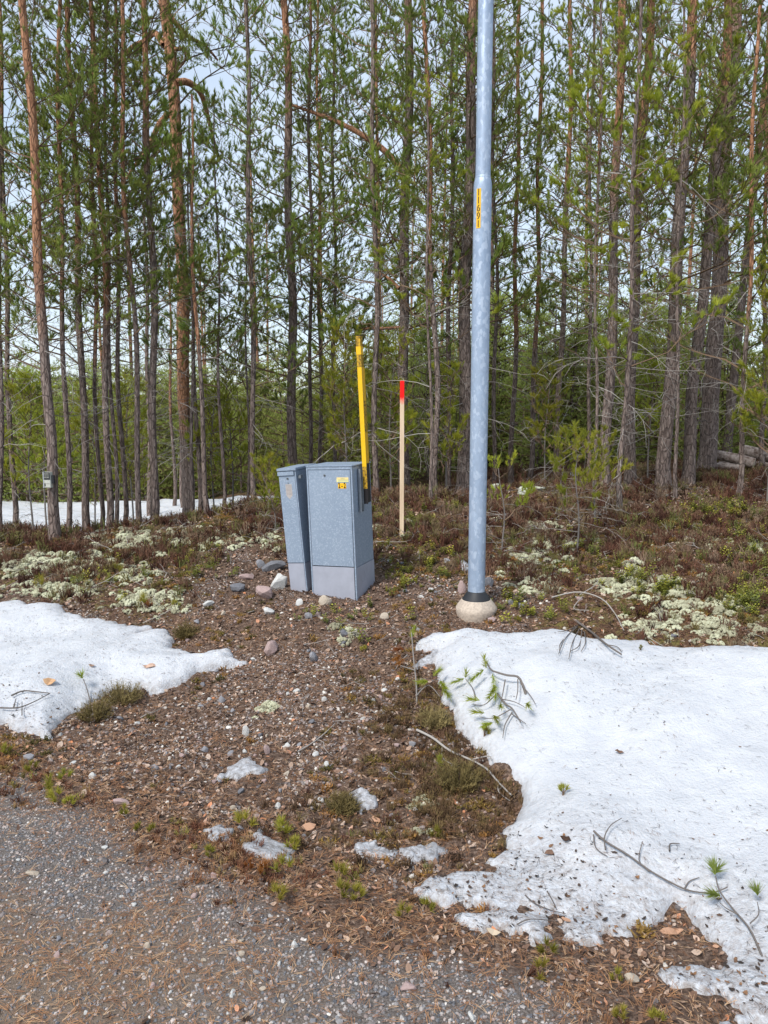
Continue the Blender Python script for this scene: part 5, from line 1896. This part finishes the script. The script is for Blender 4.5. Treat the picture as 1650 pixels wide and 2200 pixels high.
for zn, xa, xb, ya, yb, n in zones:
    k = 0
    while k < n:
        a, b_ = xa + (xb - xa) * pr.random(), ya + (yb - ya) * pr.random()
        h = hit(a, b_)
        if on_snow(np.array([h[0]]), np.array([h[1]]))[0]:
            continue
        isr = float(m_road(np.array([h[0]]), np.array([h[1]]))[0])
        if ('road surface' in zn) != (isr > 0.5):
            if pr.random() < 0.02:
                k += 1
            continue
        c = cols[pr.choice(5, p=[0.36, 0.22, 0.10, 0.20, 0.12])]
        wv_ = 9 + 9 * pr.random() ** 2
        x, y, z = h
        if (c, k % 8) not in globals().setdefault('_stc', {}):
            me = STB[k % 8].copy()
            me.name = 'stone'
            me.materials.clear()
            me.materials.append(M_ST[c])
            _stc[(c, k % 8)] = me
        o = link('stone', _stc[(c, k % 8)])
        rr = wv_ / 2 / F * math.hypot(y, CAMZ - z)
        o.location = (x, y, z + rr * 0.25)
        o.scale = (rr * 1.15, rr * 1.15, rr)
        o.rotation_euler = (0.4 * pr.normal(), 0.4 * pr.normal(), 6.28 * pr.random())
        prop(o, '%s pebble lying loose %s' % (c, zn), 'pebble', '%s pebbles %s' % (c, zn))
        k += 1

# ------------------------------------------------------------------ seedlings
def seedling(label, px, py, hpx, mat=M_NEEDLE_Y, n=3, seed=0, base=0.6):
    x, y, z = hit(px, py + hpx * 0.4, surf)
    r = np.random.default_rng(4000 + seed)
    h = hpx / F * math.hypot(y, CAMZ - z)
    t = empty('pine_seedling', (x, y, z), label, 'seedling')
    sg = G()
    g = G()
    for k in range(n):
        a = r.random() * 6.28
        tip = np.array([0.35 * h * math.cos(a) * (k > 0), 0.35 * h * math.sin(a) * (k > 0), h * (0.75 if k == 0 else 0.3 + 0.35 * r.random())])
        tube(sg, [(0, 0, -0.01), tip * [0.4, 0.4, 0.6], tip], [0.0025, 0.002, 0.0015], 4, 0, 0.5)
        tuft(g, tip - [0, 0, 0.1 * h], tip * [1, 1, 0.4] + [0, 0, h * 0.7], r, 46, 0.55 * h, 0.0010 + 0.010 * h, base + 0.2 * r.random(), 0, 1.15, 0.30 * h)
    link('stem', sg.mesh('stem', [M_TWIG]), t)
    prop(link('needles', g.mesh('needles', [mat]), t), kind='stuff')


SEED = [('yellow-green seedling cluster tip at the left verge, tallest there', 108, 1690, 50, 0), ('yellow seedling right below the tallest one at the left verge', 128, 1712, 38, 0),
        ('small green seedling left of the left verge cluster', 68, 1648, 26, 0), ('green seedling right of the left verge cluster', 138, 1668, 32, 0),
        ('lone yellow-green seedling where the verge meets the road at left', 148, 1725, 24, 0), ('yellow-green seedling near the photo edge above the road', 12, 1612, 26, 0),
        ('short green seedling by the flat dark verge stone', 268, 1742, 26, 0), ('feathery green seedling, left of the pair near the ice strip', 529, 1768, 44, 0),
        ('bright green seedling, right of the pair near the ice strip', 607, 1778, 40, 0), ('yellow seedling above the dry reddish sprigs on the left verge', 330, 1783, 24, 0),
        ('small bright yellow seedling beside the dry sprigs', 300, 1778, 22, 0), ('pale green seedling under the ice strip', 628, 1818, 32, 0),
        ('wide green seedling at the road edge below the ice strip', 607, 1862, 44, 0), ('tiny green seedling between verge stones', 447, 1832, 26, 0),
        ('yellow seedling in the gravel edge below the wide green one', 597, 1922, 36, 0), ('upright seedling, tallest at the middle of the road edge', 724, 1880, 46, 0),
        ('low green seedling at the foot of the tallest middle one', 733, 1915, 38, 0), ('low green seedling right of the middle group', 764, 1922, 34, 0),
        ('thin seedling at the road edge left of the snow tip', 864, 1962, 34, 0), ('yellow-green seedling close to the snow tip', 917, 1948, 30, 0),
        ('yellow seedling on the verge under the dirty snow', 1174, 2036, 36, 0), ('bushy yellow seedling below the one under the dirty snow', 1154, 2088, 42, 0),
        ('small green seedling left of the smooth tan stone', 1325, 2098, 26, 0), ('small green seedling in the slope right of the ice block', 938, 1792, 26, 0),
        ('bright green tuft on the slope below the pole foot', 783, 1396, 18, 0), ('green tuft with flat sprays above the left snow', 310, 1290, 32, 0),
        ('pale green tuft in the left heath', 250, 1225, 28, 0), ('yellow-green tuft at the left edge of the heath', 90, 1252, 34, 0),
        ('green tuft low in the left heath near the snow rim', 378, 1300, 20, 0), ('small green sprig poking through the big snow patch', 1210, 1698, 26, 0),
        ('tiny green sprig on the upper part of the big snow patch', 1376, 1392, 12, 0), ('small yellow tuft at the bottom of the verge', 1338, 2182, 34, 0),
        ('green tuft at the bottom edge beside the snow', 1412, 2190, 30, 0), ('olive tuft on the mossy bank beside the snow', 945, 1640, 32, 0),
        ('green tuft at the snow edge under the long grey branch', 1040, 1575, 26, 0), ('yellow-green tuft in front of the pole foot rim', 1112, 1332, 16, 0),
        ('dry orange seedling beside the wide green one', 562, 1872, 32, 1), ('yellow-orange seedling left of the dry orange one', 537, 1858, 24, 1),
        ('brown-orange dry tuft in the left heath', 318, 1300, 20, 1)]
for k, (lab, px, py, hp, dry) in enumerate(SEED):
    seedling(lab, px, py + hp * 0.12, hp * 0.78, M_NEEDLE_DRY if dry else M_SEED, 3 + k % 3, k, 0.45 + 0.3 * ((k * 37) % 10) / 10)


# olive heather bushes
M_OLIVE = rnd_mat('olive_heather', [(0, (0.13, 0.10, 0.035)), (1, (0.24, 0.19, 0.08))], 0.9, 6, 0)
def bush(label, px, py, wpx, n=9, seed=0, mat=None, cat='heather bush'):
    x, y, z = hit(px, py)
    w = wpx / F * math.hypot(y, CAMZ - z)
    g = G()
    r = np.random.default_rng(seed)
    for i in range(260):
        a = r.random() * 6.283
        e = math.sqrt(r.random())
        p0 = np.array([math.cos(a), math.sin(a), 0]) * e * 0.15 * w
        p2 = np.array([math.cos(a) * e * 0.5 * w, math.sin(a) * e * 0.5 * w, (0.30 + 0.3 * r.random()) * w * (1.1 - 0.6 * e)])
        p1 = (p0 + p2) / 2 + r.normal(size=3) * 0.03 * w
        q = np.array([math.cos(a * 3), math.sin(a * 3), 0]) * 0.0018
        g.add([p0 - q, p0 + q, p1 - q, p1 + q, p2], [(0, 1, 3), (0, 3, 2), (2, 3, 4)])
        for j in range(4):
            b0 = p1 + (p2 - p1) * r.random()
            b1 = b0 + np.array([r.normal(), r.normal(), 0.8]) * 0.018
            g.add([b0 - q, b0 + q, b1], [(0, 1, 2)])
    o = link('heather_bush', g.mesh('heather_bush', [mat or M_OLIVE]))
    o.location = (x, y, z - 0.01)
    prop(o, label, cat)


bush('olive heather bush at the lower edge of the left snow, larger right one', 262, 1512, 110, seed=1)
bush('olive heather bush drooping from the left snow edge, lower left one', 205, 1545, 90, seed=2)
bush('dark olive heather clump left of the clear ice block', 738, 1745, 85, seed=3)
bush('dark heather bank under the long grey branch', 985, 1690, 130, seed=4)
bush('mossy heather cushion by the mid slope', 935, 1560, 90, seed=5)
bush('brown heather clump at the left end of the verge above the snow tongue', 400, 1370, 70, seed=6)

# ------------------------------------------------------------------ fallen branches and twigs
def lay(pxs, lift):
    out = []
    for i, (a, b_) in enumerate(pxs):
        h = hit(a, b_, surf)
        lf = lift[i] if isinstance(lift, (list, tuple)) else lift
        out.append((h[0], h[1], h[2] + lf))
    return out


def fallen(label, runs, tufts=(), name='fallen_branch', tint=0.25, cat='fallen branch', lift=0.012, nmat=None, tl=0.056):
    first = lay(runs[0][0][:1], 0)[0]
    t = empty(name, first, label, cat)
    for k, run in enumerate(runs):
        pts, w = run[0], run[1]
        lf = run[2] if len(run) > 2 else lift
        P3 = catmull(np.array(lay(pts, lf)), max(6, len(pts) * 3)) - np.array(first)
        g = G()
        dd = math.hypot(first[1], CAMZ - first[2])
        tube(g, P3, np.linspace(w, w * 0.5, len(P3)) / 2 / F * dd, 5, 0, tint)
        link('stem' if k == 0 else 'side_twig', g.mesh('side_twig', [M_DEAD], True), t)
    r = np.random.default_rng(len(label))
    for (a, b_, dxx, dyy, n) in tufts:
        g = G()
        h0 = np.array(lay([(a, b_)], lift + 0.015)[0]) - np.array(first)
        h1 = np.array(lay([(a + dxx, b_ + dyy)], lift + 0.02)[0]) - np.array(first)
        L_ = np.linalg.norm(h1 - h0)
        tuft(g, h0, h1 - h0 + [0, 0, 0.01], r, int(n * 1.5), tl * 0.8, 0.0016, 0.5, 0, 1.0, L_)
        prop(link('needles', g.mesh('needles', [nmat or M_NEEDLE_Y]), t), kind='stuff')
    return t


fallen('green-needled pine branch sticking out of the big snow patch near its left rim',
       [([(1130, 1492), (1115, 1478), (1090, 1480), (1070, 1475), (1055, 1462), (1045, 1445)], 6, [0.0, 0.05, 0.07, 0.07, 0.06, 0.06]),
        ([(1068, 1508), (1085, 1530), (1100, 1542), (1118, 1570)], 5, 0.04), ([(1085, 1482), (1080, 1510), (1075, 1535)], 3, 0.05), ([(1100, 1545), (1085, 1570), (1080, 1600)], 3, 0.03),
        ([(1112, 1480), (1112, 1505), (1108, 1525)], 3, 0.05), ([(1098, 1540), (1060, 1560), (1030, 1560)], 2.5, 0.04), ([(1075, 1520), (1105, 1525), (1130, 1540)], 2.5, 0.04),
        ([(1100, 1545), (1130, 1565)], 2.5, 0.02), ([(1118, 1482), (1140, 1510), (1150, 1528)], 2.5, 0.03), ([(1068, 1510), (1040, 1535), (1015, 1535)], 2.5, 0.05)],
       [(1045, 1462, -6, -22, 60), (1040, 1465, -25, 25, 70), (1058, 1475, 6, 60, 90), (1065, 1500, -14, 30, 80), (1030, 1532, -20, 3, 50), (1040, 1562, -22, 2, 45), (1060, 1565, 8, 20, 60), (1058, 1580, -14, 10, 45), (1130, 1538, 4, 12, 45), (1075, 1540, 0, 14, 30)], lift=0.05)
fallen('small green-tipped twig left of the snow-covered pine branch', [([(1022, 1505), (1015, 1490), (1000, 1475)], 3, [0.0, 0.03, 0.04])], [(998, 1476, -20, 12, 55), (1000, 1474, 2, -10, 30)], lift=0.03)
fallen('bare dark fan-shaped branch with grey lichen lying on the upper rim of the snow',
       [([(1238, 1345), (1270, 1368), (1300, 1395), (1335, 1418)], 6, 0.03), ([(1240, 1352), (1215, 1375), (1200, 1410)], 2.5), ([(1245, 1355), (1230, 1385), (1222, 1420)], 2.5), ([(1250, 1358), (1245, 1390), (1225, 1405)], 2.5),
        ([(1240, 1350), (1215, 1360), (1198, 1362)], 2.5), ([(1255, 1362), (1258, 1385), (1248, 1405)], 2.5), ([(1300, 1390), (1325, 1395), (1335, 1405)], 2.5), ([(1235, 1352), (1205, 1385), (1202, 1405)], 2.2)], tint=0.15)
fallen('pale arched dead branch over the heath above the snow rim', [([(1185, 1290), (1240, 1292), (1290, 1305), (1320, 1330), (1340, 1360)], 4, [0.02, 0.06, 0.06, 0.04, 0.01]), ([(1245, 1294), (1275, 1275), (1285, 1262)], 2.5, 0.05), ([(1250, 1295), (1232, 1320), (1265, 1325)], 2.5, 0.04)], tint=0.9, lift=0.05)
fallen('long pale grey branch lying across the mossy bank to the snow edge', [([(895, 1580), (930, 1600), (965, 1625), (1010, 1645), (1045, 1665), (1070, 1695), (1098, 1728)], 6, 0.03), ([(1015, 1645), (1050, 1640), (1055, 1650)], 3, 0.03), ([(1070, 1690), (1072, 1712), (1095, 1730)], 3, 0.02), ([(950, 1610), (955, 1640), (1010, 1660)], 2.5)], tint=0.9)
fallen('long dark curved twig snaking over the lower right of the snow',
       [([(1275, 1797), (1300, 1820), (1345, 1850), (1390, 1880), (1430, 1905), (1480, 1925), (1530, 1930), (1562, 1920)], 4.5, 0.02), ([(1275, 1800), (1280, 1830), (1305, 1848)], 3), ([(1300, 1845), (1298, 1815), (1312, 1790), (1335, 1776)], 3, 0.03),
        ([(1395, 1885), (1372, 1862), (1380, 1820)], 3, 0.02), ([(1470, 1922), (1480, 1905), (1502, 1893)], 3)], tint=0.18)
fallen('dark forked twig with green needle tufts at the lower right photo corner', [([(1638, 2058), (1610, 2010), (1575, 1975), (1545, 1945), (1535, 1920)], 5, [0, 0.02, 0.03, 0.05, 0.06]), ([(1585, 1985), (1560, 1970), (1545, 1960)], 3, 0.03), ([(1610, 2010), (1628, 1990), (1625, 1965)], 3, 0.04)],
       [(1535, 1915, -6, -14, 46), (1545, 1960, -14, 4, 50), (1625, 1962, -3, -8, 40), (1535, 1912, 8, -8, 30)], lift=0.04, tint=0.2, nmat=M_NEEDLE)
fallen('thin dark forked twig low on the dirty part of the snow', [([(1128, 1932), (1150, 1955), (1185, 1965), (1215, 1972)], 3), ([(1175, 1922), (1190, 1950), (1195, 1965)], 3), ([(1110, 1995), (1140, 1985), (1200, 1990)], 2.5)], tint=0.12)
fallen('short dark hooked twig on the snow right of the curved one', [([(1438, 1835), (1440, 1820), (1460, 1820)], 3.5)], tint=0.12)
fallen('dark twig lying on the left snow near the photo edge', [([(25, 1502), (50, 1492), (80, 1494), (108, 1497)], 4, 0.02), ([(30, 1528), (35, 1508)], 3, 0.02)], tint=0.15)
fallen('long dark twig at the lower left of the left snow', [([(0, 1530), (40, 1528), (75, 1515), (108, 1498)], 3.5, 0.02), ([(48, 1550), (48, 1520)], 2.5, 0.03)], tint=0.15)
fallen('sprouting twig with a green tip on the left snow', [([(195, 1512), (188, 1495), (180, 1480)], 3, [0, 0.03, 0.06])], [(180, 1480, -10, -2, 40), (178, 1480, 0, -6, 20)], lift=0.05)
fallen('curved pale twig in the middle of the slope', [([(640, 1620), (665, 1605), (690, 1590), (710, 1570), (720, 1560)], 3.5)], tint=0.85)
fallen('lying sapling with orange dry needles and a green tip beside the snow corner',
       [([(893, 1590), (895, 1500), (888, 1440), (884, 1400)], 5, [0.0, 0.04, 0.08, 0.12]), ([(893, 1520), (920, 1495), (945, 1520)], 3, 0.06), ([(890, 1470), (860, 1460)], 3, 0.08)],
       [(884, 1402, 6, -18, 70), (930, 1490, 14, -10, 60), (945, 1500, 12, 22, 80), (920, 1500, -18, 8, 50), (950, 1515, 14, 24, 80)], tint=0.5, lift=0.08)
fallen('dead orange-needled twig left of the lying sapling', [([(875, 1425), (860, 1440), (850, 1455)], 3, 0.05)], [(868, 1418, -18, 4, 70), (862, 1430, -14, 16, 80), (865, 1440, -10, 16, 60)], lift=0.05, nmat=M_NEEDLE_DRY, tint=0.5)

# bark strips and leaves near the road
M_BARKP = plain('orange_bark_strip', (0.52, 0.30, 0.19), 0.8, 0, 0.35, 40)
def strip(label, px, py, wpx, hpx, rot, seed=0, mat=None):
    x, y, z = hit(px, py, surf)
    s_ = wpx / 2 / F * math.hypot(y, CAMZ - z)
    me = flake(5000 + seed, mat or M_BARKP, hpx / wpx)
    me.name = 'bark_strip'
    o = link('bark_strip', me)
    o.location = (x, y, z + 0.012)
    o.scale = (s_, s_, s_ * 0.8)
    o.rotation_euler = (0.3, 0.1, rad(rot))
    prop(o, label, 'bark strip')
    md = o.modifiers.new('thickness', 'SOLIDIFY')
    md.thickness = 0.06


strip('long orange bark strip in the hollow of the lower snow edge', 1440, 2008, 50, 14, 12, 0)
strip('orange bark flake between the seedlings at the ice strip', 662, 1784, 34, 20, 40, 1)
strip('orange bark flake right of the clear ice block', 809, 1766, 16, 22, 70, 2)
strip('orange leaf-like bark flake on the dirty snow', 1216, 1984, 14, 18, 80, 3)
strip('small orange flake on the snow right of the bark strip', 1537, 2042, 12, 7, 0, 4)
strip('pale bark flake on the verge below the snow tip', 1060, 2012, 26, 12, -20, 5, M_LOGE)
strip('orange flake on the small ice crumbs at the verge', 445, 1776, 14, 12, 20, 6)
strip('brown clump of bark on the left snow', 322, 1434, 28, 14, 10, 7, M_LIT)
strip('dark bark crumb on the left snow, left of the bark clump', 197, 1434, 13, 7, 0, 8, M_LIT)
strip('rust-coloured needle mat melted into the left snow', 107, 1470, 26, 22, 0, 9, M_NLIT)
strip('dark bark chip on the middle of the big snow patch', 1330, 1622, 18, 8, -20, 10, M_LIT)
strip('dark bark piece on the lower left of the big snow patch', 1215, 1808, 22, 12, -20, 11, M_LIT)
strip('second dark bark piece, left of the other on the lower snow', 1182, 1836, 22, 12, 10, 12, M_LIT)
